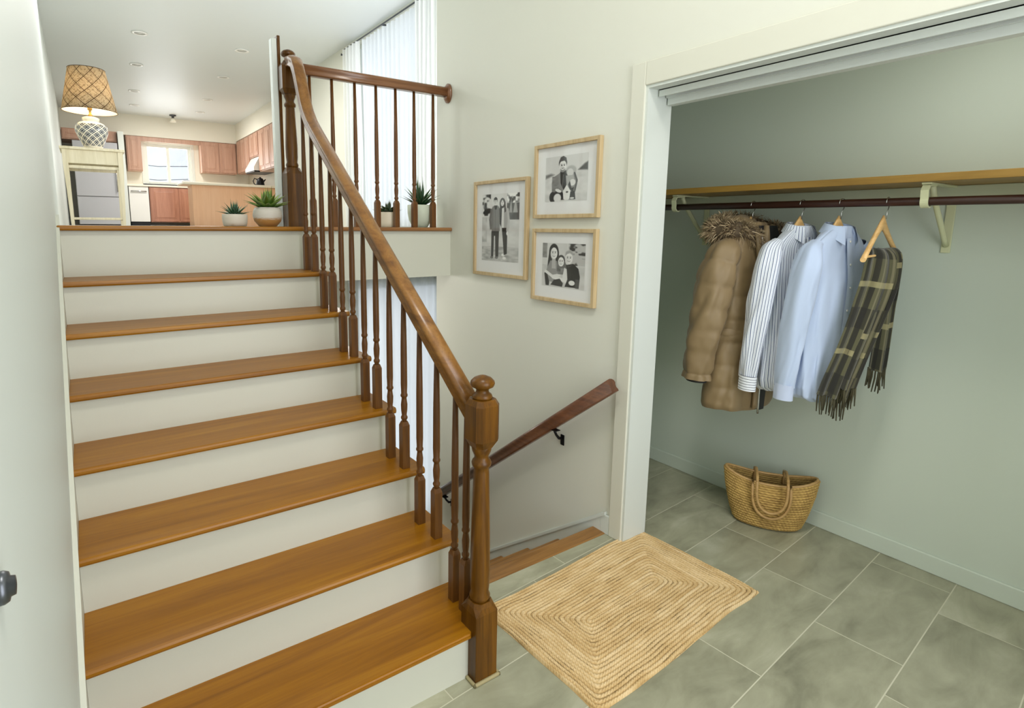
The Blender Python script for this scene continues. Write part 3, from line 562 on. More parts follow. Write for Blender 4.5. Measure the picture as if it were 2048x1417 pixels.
def body(name, parent, mat, prof, front=0., n=140, m=90, fold=.010, folds=9, seed=1, expo=2.4, quilt=0., quilt_z=.1, hemwave=.004, z_off=0, rngs=None):
    """prof: rows of (z, half width, depth front, depth back, x shift, y shift); ring 0 at the neck"""
    pz = np.array([p[0] for p in prof])[::-1]; z = np.interp(np.linspace(0, 1, m)**.8, [0, 1], [prof[0][0], prof[-1][0]])
    g = lambda i: np.interp(z, pz, np.array([p[i] for p in prof])[::-1])
    a, df, db, xs, ys = g(1), g(2), g(3), g(4), g(5); th = np.linspace(0, 2*np.pi, n, endpoint=False)
    TH, Z = np.meshgrid(th, z, indexing='ij'); cs, sn = np.cos(TH), np.sin(TH); e = 2/expo
    X = np.sign(cs)*np.abs(cs)**e*a; Y = np.sign(sn)*np.abs(sn)**e*np.where(sn < 0, df, db)
    t = (prof[0][0]-Z)/(prof[0][0]-prof[-1][0])
    w = np.clip((t-.12)*1.6, 0, 1)
    ang = TH*folds/ (2*np.pi)*2*np.pi; fd = fold*w*(np.sin(ang+3*vnoise(TH*1.1, Z*2.2+9, seed)*2)*.6+(vnoise(np.cos(TH)*3+7, Z*4+3+np.sin(TH)*3, seed+1)-.5)*1.3)
    fd += fold*.45*(vnoise(np.cos(TH)*7+17, Z*11+3+np.sin(TH)*7, seed+5)-.5)
    if quilt:
        q = np.abs(np.sin(np.pi*(Z-.02)/quilt_z)); fd += quilt*(np.sqrt(q)-.6)+quilt*.5*(vnoise(TH*5, Z*30, seed+6)-.5)
    r = np.hypot(X, Y)+1e-6; X = X*(1+fd/r)+xs; Y = Y*(1+fd/r)+ys; Zz = Z+hemwave*np.sin(TH*3+seed)*t**4
    seg = np.hypot(np.diff(np.vstack([X, X[:1]]), axis=0), np.diff(np.vstack([Y, Y[:1]]), axis=0)); U = np.vstack([np.zeros((1, m)), np.cumsum(seg, 0)])
    # keep stripes vertical: measure round the mid ring only
    U = np.repeat(U[:, m//2:m//2+1], m, 1); UV = np.stack([U, np.vstack([Z, Z[:1]])], -1)
    return grid(name, np.stack([X, Y, Zz], -1), mat, parent, wrap=True, uv=UV)
def sleeve(name, parent, mat, path, rad, n=44, m=70, flat=.75, fold=.006, seed=1, quilt=0., quilt_z=.1, stripe_tilt=0.):
    P_ = np.array(path, float); s0 = np.linspace(0, 1, len(P_)); s = np.linspace(0, 1, m)
    def smooth(v):
        a = np.interp(s, s0, v); k = np.ones(7)/7; ap = np.concatenate([np.full(3, a[0]), a, np.full(3, a[-1])]); return np.convolve(ap, k, 'valid')
    C = np.stack([smooth(P_[:, i]) for i in range(3)], -1); C[0] = P_[0]; C[-1] = P_[-1]; r = smooth(np.array(rad)); T = np.gradient(C, axis=0); T /= np.linalg.norm(T, axis=1)[:, None]
    u = np.cross(T, np.array([0, 1., 0])); u /= np.linalg.norm(u, axis=1)[:, None]; v = np.cross(T, u); th = np.linspace(0, 2*np.pi, n, endpoint=False); TH, S = np.meshgrid(th, s, indexing='ij')
    rr = r[None, :]*(1+0*TH); L = np.cumsum(np.r_[0, np.linalg.norm(np.diff(C, axis=0), axis=1)])[None, :]+0*TH
    rr = rr+fold*(np.sin(TH*4+5*vnoise(TH, L*4, seed))*.5+(vnoise(np.cos(TH)*2+5, L*9+np.sin(TH)*2, seed+2)-.5)*1.4)*np.clip(S*4, .15, 1)
    if quilt: q = np.abs(np.sin(np.pi*L/quilt_z)); rr += quilt*(np.sqrt(q)-.6)+quilt*.6*(vnoise(TH*4, L*30, seed+3)-.5)
    V = C[None]+u[None]*(np.cos(TH)*rr*flat)[..., None]+v[None]*(np.sin(TH)*rr)[..., None]
    U = np.vstack([TH, np.full((1, m), 2*np.pi)])*float(r.mean()); return grid(name, V, mat, parent, wrap=True, uv=np.stack([U, np.vstack([L, L[:1]])], -1))
M_button = plain('shirt_button', srgb(225, 225, 222), .3)
def shirt(label, y, rz_, fabric, cuff_m, seed, group='dress shirts on hangers', dx=0.):
    z = ZRy(y); e = empty('dress_shirt', (XRD+dx, y, z), rz_); tag(e, label, 'shirt', group)
    prof = [(-.098, .058, .048, .052, 0, 0), (-.112, .085, .052, .056, 0, 0), (-.135, .125, .054, .058, 0, 0), (-.165, .170, .054, .058, 0, 0), (-.200, .205, .054, .058, 0, 0), (-.25, .222, .062, .064, 0, 0), (-.34, .226, .074, .076, 0, 0), (-.50, .215, .080, .086, 0, 0), (-.70, .205, .085, .090, 0, .0), (-.86, .205, .085, .092, 0, 0), (-.905, .19, .082, .090, 0, 0), (-.925, .15, .078, .088, 0, 0)]
    prof = [((p[0]-.006)*.945, p[1]*.82, p[2]*.74, p[3]*.74, p[4], p[5]) for p in prof]
    body('shirt_body', e, fabric, prof, fold=.015, folds=9, seed=seed)
    for sgn in (-1, 1):
        pth = [(sgn*.140, .0, -.172), (sgn*.178, .0, -.205), (sgn*.200, -.004, -.29), (sgn*.208, .004, -.43), (sgn*.212, .016, -.58), (sgn*.214, .026, -.75), (sgn*.214, .028, -.812)]
        sleeve('sleeve', e, fabric, pth, [.028, .048, .056, .055, .051, .045, .040], seed=seed+3+sgn, fold=.010)
        q = sleeve('cuff', e, cuff_m, [(sgn*.214, .028, -.800), (sgn*.2145, .029, -.84), (sgn*.2145, .029, -.872)], [.042, .0425, .042], m=12, fold=.0015, seed=seed)
    # stand collar and folded collar leaves
    th = np.linspace(math.radians(-58), math.radians(238), 60); TH, S = np.meshgrid(th, np.linspace(0, 1, 9), indexing='ij')
    up_ = .030; A = .060-.006*S; Bq = .046-.004*S; X = A*np.cos(TH); Y = Bq*np.sin(TH)*1.05; Z = -.122+up_*S+.012*np.maximum(0, np.sin(TH))-.016*np.clip(-np.sin(TH), 0, 1)
    UV = np.stack([TH*.06, S*.04], -1); grid('collar_stand', np.stack([X, Y, Z], -1), fabric, e, uv=UV)
    S2 = S; drop = .040+.044*np.clip(-np.sin(TH), 0, 1)**1.4*(np.abs(np.cos(TH)) > -1); out = .010+.020*S2
    X = (.054+out*1.1)*np.cos(TH); Y = (.043+out)*np.sin(TH); Z = -.092+.012*np.maximum(0, np.sin(TH))-.016*np.clip(-np.sin(TH), 0, 1)-drop*S2**1.05
    grid('collar', np.stack([X, Y, Z], -1), cuff_m if False else fabric, e, uv=np.stack([TH*.066, S2*.05], -1))
    # button placket and buttons on the front
    zz_ = np.linspace(-.150, -.85, 60); pf = lambda zq: .74*np.interp(-zq, [.098, .16, .25, .34, .5, .9], [.050, .055, .063, .075, .081, .084])
    xs = np.linspace(-.016, .016, 5); XX, ZZ = np.meshgrid(xs, zz_, indexing='ij'); YY = -(pf(ZZ)+.0105+.002*np.cos(XX*90)+.004*np.sin(ZZ*14))
    grid('placket', np.stack([XX, YY, ZZ], -1), fabric, e, uv=np.stack([XX*.3+.002, ZZ], -1))
    for i in range(7):
        b = MB(); zb = -.165-.10*i; yy = -(float(pf(zb))+.0135+.004*math.sin(zb*14)); pr = [[(r*math.cos(2*math.pi*k/12), yy-d, zb+r*math.sin(2*math.pi*k/12)) for k in range(12)] for r, d in ((.005, 0), (.0052, .0015), (.003, .002))]; b.rings(pr); b.build('button', M_button, e)
    return e
hanger('light wooden hanger holding the padded parka', .130, -.10, .19); hanger('light wooden hanger inside the striped shirt', -.100, -.22, .150); hanger('light wooden hanger inside the plain blue shirt', -.262, -.20, .150)
hanger('bare-shouldered light wooden hanger with the checked scarf over its bar', -.430, .04, .200)
M_stripe = striped('white_shirting_with_blue_stripes', srgb(226, 230, 236), srgb(104, 116, 146), .0125, .26, 0, srgb(170, 182, 206)); M_cuff = striped('striped_cuff_cloth', srgb(226, 230, 236), srgb(60, 66, 84), .0125, .2, 1)
M_blue = cloth('light_blue_shirting', srgb(172, 188, 216), srgb(186, 200, 224)); M_lilac = cloth('light_blue_cuff_cloth', srgb(182, 194, 220), srgb(190, 200, 224))
shirt('white shirt with narrow blue stripes hanging beside the parka', -.100, -.22, M_stripe, M_cuff, 4)
shirt('plain light blue shirt hanging between the striped shirt and the scarf', -.262, -.20, M_blue, M_lilac, 24)
# parka
pk = empty('parka', (XRD, .130, ZRy(.13)), -.05); tag(pk, 'long taupe padded parka with a fur-trimmed hood at the end of the rod', 'coat')
M_pk = cloth('taupe_parka_shell', srgb(118, 98, 68), srgb(134, 114, 80), .55, 300, .1); M_lin = plain('black_quilted_lining', srgb(26, 26, 30), .6)
prof = [(-.085, .075, .065, .070, 0, 0), (-.11, .110, .075, .080, 0, 0), (-.145, .165, .085, .090, 0, 0), (-.185, .215, .090, .096, 0, 0), (-.24, .235, .102, .108, 0, 0), (-.36, .240, .120, .122, 0, 0), (-.55, .236, .124, .126, 0, 0), (-.62, .226, .112, .116, 0, 0), (-.66, .232, .122, .124, 0, 0), (-.85, .244, .132, .136, 0, 0), (-1.02, .246, .134, .138, 0, 0), (-1.045, .240, .130, .134, 0, 0)]
prof = [(p[0]*.97, p[1]*.88, p[2]*.84, p[3]*.84, 0, 0) for p in prof]
body('coat_body', pk, M_pk, prof, fold=.010, folds=6, seed=41, quilt=.010, quilt_z=.115, expo=2.5)
for sgn in (-1, 1):
    pth = [(sgn*.16, 0, -.185), (sgn*.205, 0, -.225), (sgn*.240, .010, -.33), (sgn*.256, .026, -.48), (sgn*.262, .044, -.64), (sgn*.264, .058, -.80), (sgn*.264, .060, -.86)]
    sleeve('sleeve', pk, M_pk, pth, [.05, .072, .086, .084, .078, .070, .066], seed=43+sgn, quilt=.010, quilt_z=.112, fold=.012, flat=.8)
    o = sleeve('cuff_lining', pk, M_lin, [(sgn*.264, .060, -.845), (sgn*.264, .060, -.865), (sgn*.264, .060, -.875)], [.058, .056, .05], m=8, fold=.001)
# dark open front with the lining and a pale zip edge
zq = np.linspace(-.10, -1.03, 70); xs = np.linspace(-.038, .055, 14); XX, ZZ = np.meshgrid(xs, zq, indexing='ij')
pf = lambda zq_: np.interp(-zq_, [.085, .145, .24, .36, .55, .62, .66, .85, 1.05], [.056, .074, .088, .103, .106, .097, .105, .114, .114])
wd = np.interp(-ZZ, [.1, .2, .45, 1.03], [1.7, 1.7, 1.1, .5]); YY = -(pf(ZZ)+.010-.012*np.cos((XX-.008)*34*1.0)*0)
grid('front_lining', np.stack([-.004+XX*wd, YY-.006, ZZ*.985], -1), M_lin, pk)
zp = MB(); pts = [(-.028-.034*(1-t)**2-.008*math.sin(t*3.1), -(float(pf(-.13-.9*t))+.018), -.13-.9*t) for t in np.linspace(0, 1, 30)]; zp.tube(pts, .005, 6); zp.build('zip', M_chrome, pk)
fl_ = MB(); pts = [(-.050-.035*(1-t)**2, -(float(pf(-.14-.86*t))+.014), -.14-.86*t) for t in np.linspace(0, 1, 30)]; fl_.sweep([(-.020, -.006), (.018, -.006), (.020, .0), (.016, .008), (-.018, .008)], pts, side=(1, 0, 0)); fl_.build('front_flap', M_pk, pk)
# belt seam, pocket flap
def ringband(zc, hgt, off, name, mat):
    zz2 = np.linspace(zc+hgt/2, zc-hgt/2, 6); th = np.linspace(0, 2*np.pi, 90, endpoint=False); TH, Z = np.meshgrid(th, zz2, indexing='ij'); a = np.interp(-Z, [p[0]*-1 for p in prof], [p[1] for p in prof]); d = np.interp(-Z, [p[0]*-1 for p in prof], [p[2] for p in prof]); cs, sn = np.cos(TH), np.sin(TH)
    bul = off+.004*np.sin(np.pi*(Z-zz2[-1])/hgt); X = np.sign(cs)*np.abs(cs)**.8*(a+bul); Y = np.sign(sn)*np.abs(sn)**.8*(d+bul); return grid(name, np.stack([X, Y, Z], -1), mat, pk, wrap=True)
ringband(-.615, .035, .006, 'waist_band', M_pk)
b = MB(); b.box(-.18, -.085, -.128, -.104, -.80, -.74, .006); b.build('pocket_flap', M_pk, pk)
# hood lying back with a fur rim
th = np.linspace(0, 2*np.pi, 60, endpoint=False); ph = np.linspace(0, np.pi, 26); TH, PH = np.meshgrid(th, ph, indexing='ij')
rr = 1+.10*(vnoise(TH*2, PH*4, 61)-.5); X = .125*np.cos(TH)*np.sin(PH)*rr; Y = .085*np.sin(TH)*np.sin(PH)*rr+.065; Z = -.125+.080*np.cos(PH)*rr
grid('hood', np.stack([X, Y, Z], -1), M_pk, pk, wrap=True)
def fur(name, pts, rad, parent, cols, density=4200, ln=.036, seed=5):
    """core tube plus many tapering hair blades"""
    rg = np.random.default_rng(seed); pts = [Vector(p) for p in pts]; b = MB(); b.mi = 0; b.tube(pts, [r*.8 for r in rad], 16); b.mi = 1; bm = b.bm; n = len(pts)-1
    for i in range(density):
        s = rg.random()*n; k = min(int(s), n-1); f = s-k; c = pts[k].lerp(pts[k+1], f); t = (pts[k+1]-pts[k]).normalized(); r = rad[k]*(1-f)+rad[k+1]*f
        a = rg.random()*2*math.pi; ref = Vector((0, 1, 0)) if abs(t.y) < .8 else Vector((1, 0, 0)); u = t.cross(ref).normalized(); v = t.cross(u); d = u*math.cos(a)+v*math.sin(a)
        cl = math.sin(i*.37)*.3; dr = (d+t*(rg.normal()*.45+cl)+Vector((rg.normal(), rg.normal(), rg.normal()-.5))*.25).normalized(); sd = dr.cross(t)
        sd = sd.normalized() if sd.length > .01 else u; L = ln*(.6+.8*rg.random()); w_ = .0022; p = c+d*r*.72
        vs = [bm.verts.new(q) for q in (p-sd*w_, p+sd*w_, p+dr*L*.6+sd*w_*.8-Vector((0, 0, L*.05)), p+dr*L-Vector((0, 0, L*.22)), p+dr*L*.6-sd*w_*.8-Vector((0, 0, L*.05)))]
        fc = bm.faces.new(vs); fc.material_index = 1+(i % (len(cols)-1))
    return b.build(name, cols, parent)
furs = [plain('fur_undercoat', srgb(86, 72, 54), .9), plain('fur_tan', srgb(156, 136, 104), .9), plain('fur_light', srgb(192, 172, 138), .9), plain('fur_brown', srgb(120, 100, 74), .9)]
fur('fur_trim', [(-.050, -.055, -.165), (-.095, -.045, -.145), (-.135, -.010, -.125), (-.160, .045, -.125), (-.150, .095, -.130), (-.100, .125, -.105), (-.03, .135, -.080), (.06, .12, -.075), (.13, .075, -.090), (.17, .00, -.12), (.16, -.07, -.135)], [.034, .048, .056, .062, .056, .046, .042, .042, .046, .046, .036], pk, furs)
cl = MB(); cl.tube([(-.030, -.092, -.10), (-.036, -.098, -.14), (-.044, -.108, -.185), (-.040, -.118, -.24)], [.012, .016, .016, .012], 10); cl.build('collar_edge', M_pk, pk)
# scarf
sf = empty('scarf', (XRD, -.430, ZRy(-.43)), .04); tag(sf, 'olive, black and cream checked scarf with fringed ends folded over a hanger bar', 'scarf')
t = NT('olive_checked_wool'); uv = t.n('ShaderNodeSeparateXYZ', i_0=t.coord('UV')); u, v = uv.outputs[0], uv.outputs[1]
def band(x, per, lo, hi): f = t.math('FRACT', t.math('DIVIDE', x, per)); return t.math('MULTIPLY', t.math('GREATER_THAN', f, lo), t.math('LESS_THAN', f, hi))
c = t.mix(t.math('MULTIPLY', band(v, .30, .0, .30), .75), srgb(84, 82, 58), srgb(24, 24, 18)); c = t.mix(t.math('MULTIPLY', band(u, .085, .0, .38), .85), c, srgb(30, 29, 24)); c = t.mix(t.math('MULTIPLY', band(u, .085, .66, .80), .6), c, srgb(128, 122, 96)); c = t.mix(t.math('MULTIPLY', band(v, .30, .62, .70), .65), c, srgb(160, 152, 112))
t.set(Base_Color=c, Roughness=.95, Sheen_Weight=.3); t.bump(t.noise(t.coord('UV'), 500, 2), .4, .001); M_scarf = t.m
def strip(name, path, width, seed, fringe=.085, thick=.010, folds=3.2, amp=.012, uoff=0., turn=.9):
    """cloth strip hanging along path; width runs along local x, pleated in y"""
    m = 90; P_ = np.array(path, float); s0 = np.linspace(0, 1, len(P_)); s = np.linspace(0, 1, m); C = np.stack([np.interp(s, s0, P_[:, i]) for i in range(3)], -1)
    k = np.ones(9)/9; C = np.stack([np.convolve(np.concatenate([np.full(4, C[0, i]), C[:, i], np.full(4, C[-1, i])]), k, 'valid') for i in range(3)], -1)
    W = np.interp(s, s0, np.array(width)); n = 64; q = np.linspace(-1, 1, n); Q, S = np.meshgrid(q, s, indexing='ij'); L = np.cumsum(np.r_[0, np.linalg.norm(np.diff(C, axis=0), axis=1)])
    F = amp*np.sin(Q*np.pi*folds*.5+2*vnoise(Q*2+3, S*3, seed)+seed)*(.35+.8*S); AN = -np.clip((S-.12)*2.2, 0, 1)*turn; ca, sa = np.cos(AN), np.sin(AN)
    X = C[None, :, 0]+Q*W[None]*.5*ca-F*sa; Y = C[None, :, 1]+Q*W[None]*.5*sa+F*ca; Z = C[None, :, 2]+.010*np.sin(Q*2+seed)*S
    UV = np.stack([(Q*.13+.2+uoff), L[None]+uoff*2.3+0*Q], -1); o = grid(name, np.stack([X, Y, Z], -1), M_scarf, sf, uv=UV); so = o.modifiers.new('thickness', 'SOLIDIFY'); so.thickness = .004
    b = MB(); e_ = np.stack([X[:, -1], Y[:, -1], Z[:, -1]], -1)
    rg = random.Random(seed)
    for i in range(0, n-3, 4):
        p = Vector(e_[i+1]); L_ = fringe*(.8+.35*rg.random()); dx = rg.uniform(-.008, .008); b.tube([p+Vector((0, 0, .004)), p+Vector((dx*.3, 0, -L_*.35)), p+Vector((dx, rg.uniform(-.006, .006), -L_))], [.0032, .0036, .0022], 6)
    b.build('fringe', M_fr, o); return o
M_fr = plain('dark_olive_fringe', srgb(70, 66, 46), .95, 0, .4, 30)
top = -.200
strip('scarf_panel', [(-.035, .030, top-.030), (-.035, .024, top), (-.035, .006, top+.010), (-.045, -.012, top-.02), (-.060, -.012, -.32), (-.075, .010, -.46), (-.095, .040, -.62), (-.115, .070, -.76), (-.125, .084, -.845)], [.13, .13, .13, .13, .12, .11, .105, .105, .105], 3, folds=4.2, turn=1.0)
strip('scarf_panel', [(.030, .030, top-.030), (.030, .024, top), (.030, .004, top+.012), (.015, -.018, top-.02), (-.015, -.030, -.32), (-.050, -.018, -.46), (-.080, .008, -.60), (-.100, .030, -.72), (-.105, .040, -.79)], [.12, .12, .12, .11, .10, .08, .075, .075, .07], 11, uoff=.03, folds=3.4, turn=1.0)
strip('scarf_panel', [(.070, .030, top-.030), (.070, .024, top), (.070, .004, top+.010), (.075, -.014, top-.02), (.085, -.016, -.32), (.095, -.016, -.44), (.098, -.014, -.56), (.098, -.012, -.66), (.096, -.010, -.73)], [.12, .12, .12, .11, .095, .085, .085, .085, .085], 17, uoff=.05, folds=3.0, turn=.45)
# ------------------------------------------------------------------ woven basket tote on the closet floor
M_bask = attr_mat('seagrass_weave', rough=.8, bump_scale=260); M_bh = wood('tan_handle', srgb(150, 116, 66), srgb(176, 140, 86), srgb(196, 162, 106), 0, 3, .5)
bk = empty('basket_tote', (2.985, -.025, 0), math.radians(-58)); tag(bk, 'woven seagrass tote with two looped handles on the closet floor', 'basket')
def basket_shell(inner=False):
    n, m = 420, 130; th = np.linspace(0, 2*np.pi, n, endpoint=False); t = np.linspace(0, 1, m); TH, T = np.meshgrid(th, t, indexing='ij')
    H = .262; a = np.interp(T, [0, .06, .3, .7, 1], [.135, .152, .174, .200, .212]); b = np.interp(T, [0, .06, .3, .7, 1], [.066, .084, .094, .086, .064])
    sag = .020*np.cos(TH*2)+.006*np.sin(TH); z = T*(H+sag*T)
    a = a-(.010 if inner else 0); b = b-(.010 if inner else 0); x = np.sign(np.cos(TH))*np.abs(np.cos(TH))**.9*a; y = np.sign(np.sin(TH))*np.abs(np.sin(TH))**.9*b
    rows = 19; cols = 60; ph = T*rows; row = np.floor(ph); fr = ph-row; tw = TH*cols/(2*np.pi)+row*.5
    kn = np.abs(np.sin(np.pi*fr))**.6*(.55+.45*np.abs(np.sin(np.pi*(tw+fr*.9)))); nz = vnoise(TH*26, T*40, 77); nz2 = vnoise(TH*5, T*7, 78)
    h = (.009*kn+.002*nz)*(1 if not inner else .5); r = np.hypot(x, y); x = x*(1+h/r); y = y*(1+h/r)
    if T.shape and not inner: pass
    lo = np.array(srgb(104, 72, 26)[:3]); hi = np.array(srgb(214, 178, 102)[:3]); f = np.clip(.10+.75*kn*(.55+.6*nz)+.25*(nz2-.5), 0, 1)[..., None]; col = lo*(1-f)+hi*f
    return np.stack([x, y, z+.002], -1), col
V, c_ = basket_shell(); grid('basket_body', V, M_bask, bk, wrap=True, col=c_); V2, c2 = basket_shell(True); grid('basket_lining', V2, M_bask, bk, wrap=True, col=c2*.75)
rim = [Vector(V[i, -1]) for i in range(0, 420, 5)]; rim.append(rim[0]); b = MB(); b.tube([p-Vector((p.x, p.y, 0)).normalized()*.004 for p in rim], .007, 8, caps=False); b.build('rim_binding', M_bh, bk)
MB().rings([[(.128*math.cos(a), .060*math.sin(a), z) for a in [2*math.pi*k/40 for k in range(40)]] for z in (.002, .010)]).build('basket_base', M_bh, bk)
b = MB(); N = 40
pts = [(-.088+.002*math.sin(t*3), -.098-.018*math.sin(t*math.pi)**.5, 0) for t in (0,)]
def loop(y_at_top, depth, z0, drop, half):
    out = []
    for i in range(N+1):
        a = math.pi*i/N; x = -half*math.cos(a); q = math.sin(a)**.75; out.append((x, y_at_top-depth*min(1, q*1.3), z0-drop*q))
    return out
b.tube([(-.085, -.066, .215)]+[(-.085, -.085, .255), (-.085, -.105, .245)]+loop(-.112, .010, .225, .140, .085)[1:-1]+[(.085, -.105, .245), (.085, -.085, .255), (.085, -.066, .215)], .0072, 10); b.build('handle', M_bh, bk)
b = MB(); b.tube([(-.068, .052, .21), (-.068, .060, .275), (-.068, -.01, .300), (-.068, -.095, .290), (-.068, -.122, .262)]+loop(-.126, .010, .240, .120, .068)[1:-1]+[(.068, -.122, .265), (.068, -.095, .292), (.068, -.01, .302), (.068, .060, .28), (.068, .052, .21)], .0072, 10); b.build('handle', M_bh, bk)
# ------------------------------------------------------------------ braided jute rug
def rug():
    Lx, Ly = 1.04, .605; nx, ny = 760, 440; x = np.linspace(0, Lx, nx); y = np.linspace(0, Ly, ny); X, Y = np.meshgrid(x, y, indexing='ij')
    wob = .004*(vnoise(X*9, Y*9, 3)-.5)*2; dx = np.minimum(X, Lx-X); dy = np.minimum(Y, Ly-Y); d = np.minimum(dx, dy)+wob
    # soften the mitred corners of each ring
    k = .012; d = -np.log(np.exp(-dx/k)+np.exp(-dy/k))*k+wob; hor = dy < dx; s = np.where(hor, X, Y)+.3*wob
    wd = .0150; q = d/wd; ring = np.floor(q); f = q-ring; side = np.where(f < .5, 1., -1.); g = np.abs(f-.5)*2; ph = s/.0135+ring*.37+side*g*.55+.25*(side > 0)
    st = np.abs(np.sin(np.pi*ph)); prof = np.sin(np.pi*np.clip(f, 0, 1))**.5; h = .0034*prof+.0022*st*prof+.0012*vnoise(X*160, Y*160, 9)
    fine = vnoise(X*330, Y*330, 12); rowv = vnoise(ring*1.7, ring*0+2.2, 15); seg = vnoise(ring*3.1+7, s*14, 16)
    lo = np.array(srgb(132, 94, 44)[:3]); md = np.array(srgb(196, 164, 112)[:3]); hi = np.array(srgb(226, 202, 160)[:3])
    t = np.clip(.30+.48*prof*(.5+.5*st)+.22*(fine-.5)+.34*(seg-.5)+.22*(rowv-.5), 0, 1); col = np.where(t[..., None] < .5, lo+(md-lo)*(t*2)[..., None], md+(hi-md)*((t-.5)*2)[..., None])
    dark = ((f < .10) | (f > .90)) & (vnoise(ring*5+1, s*10, 21) > .68); col = np.where(dark[..., None], col*.5, col)
    edge = np.clip(np.minimum(dx, dy)/.006, 0, 1); h = h*edge+.0055*edge; XX = X-Lx/2+.006*(vnoise(Y*7+3, X*0+1, 30)-.5)*np.abs(X/Lx-.5)*2*2; YY = Y-Ly/2+.014*(vnoise(X*5+3, Y*0+1, 31)-.5)*np.abs(Y/Ly-.5)*2
    return np.stack([XX, YY, h+.0008], -1), col
V, c_ = rug(); M_rug = attr_mat('jute_braid', rough=.9, bump_scale=500)
ru = grid('rug', V, M_rug, col=c_, loc=(1.852, -.032, 0), rot=(0, 0, .052)); tag(ru, 'rectangular braided jute rug on the grey tile before the closet', 'rug')
# ------------------------------------------------------------------ potted succulents along the landing edge
def leafm(name, base, tip):
    t = NT(name); a = t.n('ShaderNodeAttribute', attribute_name='Col'); t.set(Base_Color=a.outputs[0], Roughness=.42, Subsurface_Weight=.05); return t.m
M_leaf = leafm('succulent_leaf', 0, 0); M_soil = plain('dark_potting_soil', srgb(58, 46, 36), .95, 0, .3, 60)
def succulent(parent, z0, rows, seed, cb, ct, stripe=0.):
    """rows: (count, length, width, tilt from vertical, radius)"""
    rg = random.Random(seed); me_v = []; me_f = []; cols = []
    for cnt, ln, wdt, tilt, rad in rows:
        for i in range(cnt):
            a = 2*math.pi*(i+rg.random()*.35)/cnt+tilt*3; tl = tilt+rg.uniform(-.08, .08); L = ln*rg.uniform(.85, 1.12); w_ = wdt*rg.uniform(.9, 1.1); n = 9; base = len(me_v)
            for j in range(n):
                s = j/(n-1); bend = tl+.35*s*(tl > .5)-.22*s; r_ = rad+L*s*math.sin(bend); z = z0+L*s*math.cos(bend); ww = w_*(math.sin(math.pi*min(1, s*.82+.2))**.8)*(1-s**3); th = .30*ww*(1-s)+.0006
                for q in (-1, -.5, 0, .5, 1):
                    off = q*ww; cup = abs(q)**2*ww*.35; nx_ = math.cos(bend); x = (r_-cup*nx_)*math.cos(a)-off*math.sin(a); y = (r_-cup*nx_)*math.sin(a)+off*math.cos(a); me_v.append((x, y, z+cup*math.sin(bend)))
                    k = min(1, max(0, s*1.1-.1)); v = 1.0 if abs(q) < .9 else .7; sh = rg.uniform(.92, 1.08); st = 1+stripe*(1 if (j % 2) else -.4)
                    cols.append([min(1, (cb[c]*(1-k)+ct[c]*k)*v*sh*st) for c in range(3)]+[1])
                # back side row
                for q in (.5, 0, -.5):
                    x = (r_+th)*math.cos(a)-q*ww*math.sin(a); y = (r_+th)*math.sin(a)+q*ww*math.cos(a); me_v.append((x, y, z-th*.6)); cols.append([cb[c]*.75 for c in range(3)]+[1])
            for j in range(n-1):
                for q in range(8): p = base+j*8; r2 = p+8; me_f.append((p+q, p+(q+1) % 8, r2+(q+1) % 8, r2+q))
    me = bpy.data.meshes.new('foliage'); me.from_pydata(me_v, [], me_f); a = me.color_attributes.new(name='Col', type='FLOAT_COLOR', domain='POINT'); a.data.foreach_set('color', np.array(cols).reshape(-1))
    me.polygons.foreach_set('use_smooth', [True]*len(me.polygons)); me.materials.append(M_leaf); o = bpy.data.objects.new('foliage', me); COL.objects.link(o); o.parent = parent; return o
def pot_mat(name, base, low, zsplit, dirt=.5):
    t = NT(name); z = t.n('ShaderNodeSeparateXYZ', i_0=t.coord()).outputs[2]; n = t.noise(t.mapping(t.coord(), (6, 6, 22)), 2.2, 4, .6, 1.2)
    f = t.math('SMOOTH_MIN', 1., t.math('MAXIMUM', 0., t.math('MULTIPLY', t.math('SUBTRACT', t.math('ADD', zsplit, t.math('MULTIPLY', t.math('SUBTRACT', n, .5), .05)), z), 60.)), .1)
    t.set(Base_Color=t.mix(f, t.mix(t.math('MULTIPLY', n, .35), base, low), low), Roughness=.55); return t.m
def potted(x, y, label, pot_prof, potm, rows, seed, cb, ct, soil_z, soil_r, stripe=0., s=1.):
    e = empty('potted_succulent', (x, y, LZ)); tag(e, label, 'plant', 'potted succulents on the landing'); MB().lathe(pot_prof, n=40, caps=True).build('pot', potm, e)
    MB().lathe([(.001, soil_z-.004), (soil_r, soil_z-.004), (soil_r, soil_z), (.001, soil_z)], n=24).build('soil', M_soil, e); succulent(e, soil_z-.003, rows, seed, cb, ct, stripe); return e
G1, G2 = srgb(30, 70, 42), srgb(110, 160, 128); G3, G4 = srgb(76, 116, 36), srgb(172, 198, 100); G5, G6 = srgb(34, 60, 32), srgb(78, 106, 58); G7, G8 = srgb(34, 76, 42), srgb(92, 132, 84)
PY = 1.985
def cup(r, h, rb, t=.006, lip=0.): return [(.001, 0), (rb*.9, 0), (rb, .004), (r*.97, h*.35), (r, h*.7), (r-.001, h-.003), (r-.003, h), (r-t, h-.002), (r-t, h-.014), (.001, h-.014)]
potted(.800, 1.855, 'smallest succulent in a low cream pot, nearest the side table', cup(.066, .066, .060), pot_mat('speckled_cream_glaze', srgb(206, 200, 188), srgb(184, 160, 130), .012), [(14, .082, .0075, 1.12, .012), (12, .090, .0075, .72, .010), (8, .086, .0075, .32, .004)], 1, G1, G2, .060, .056, .25)
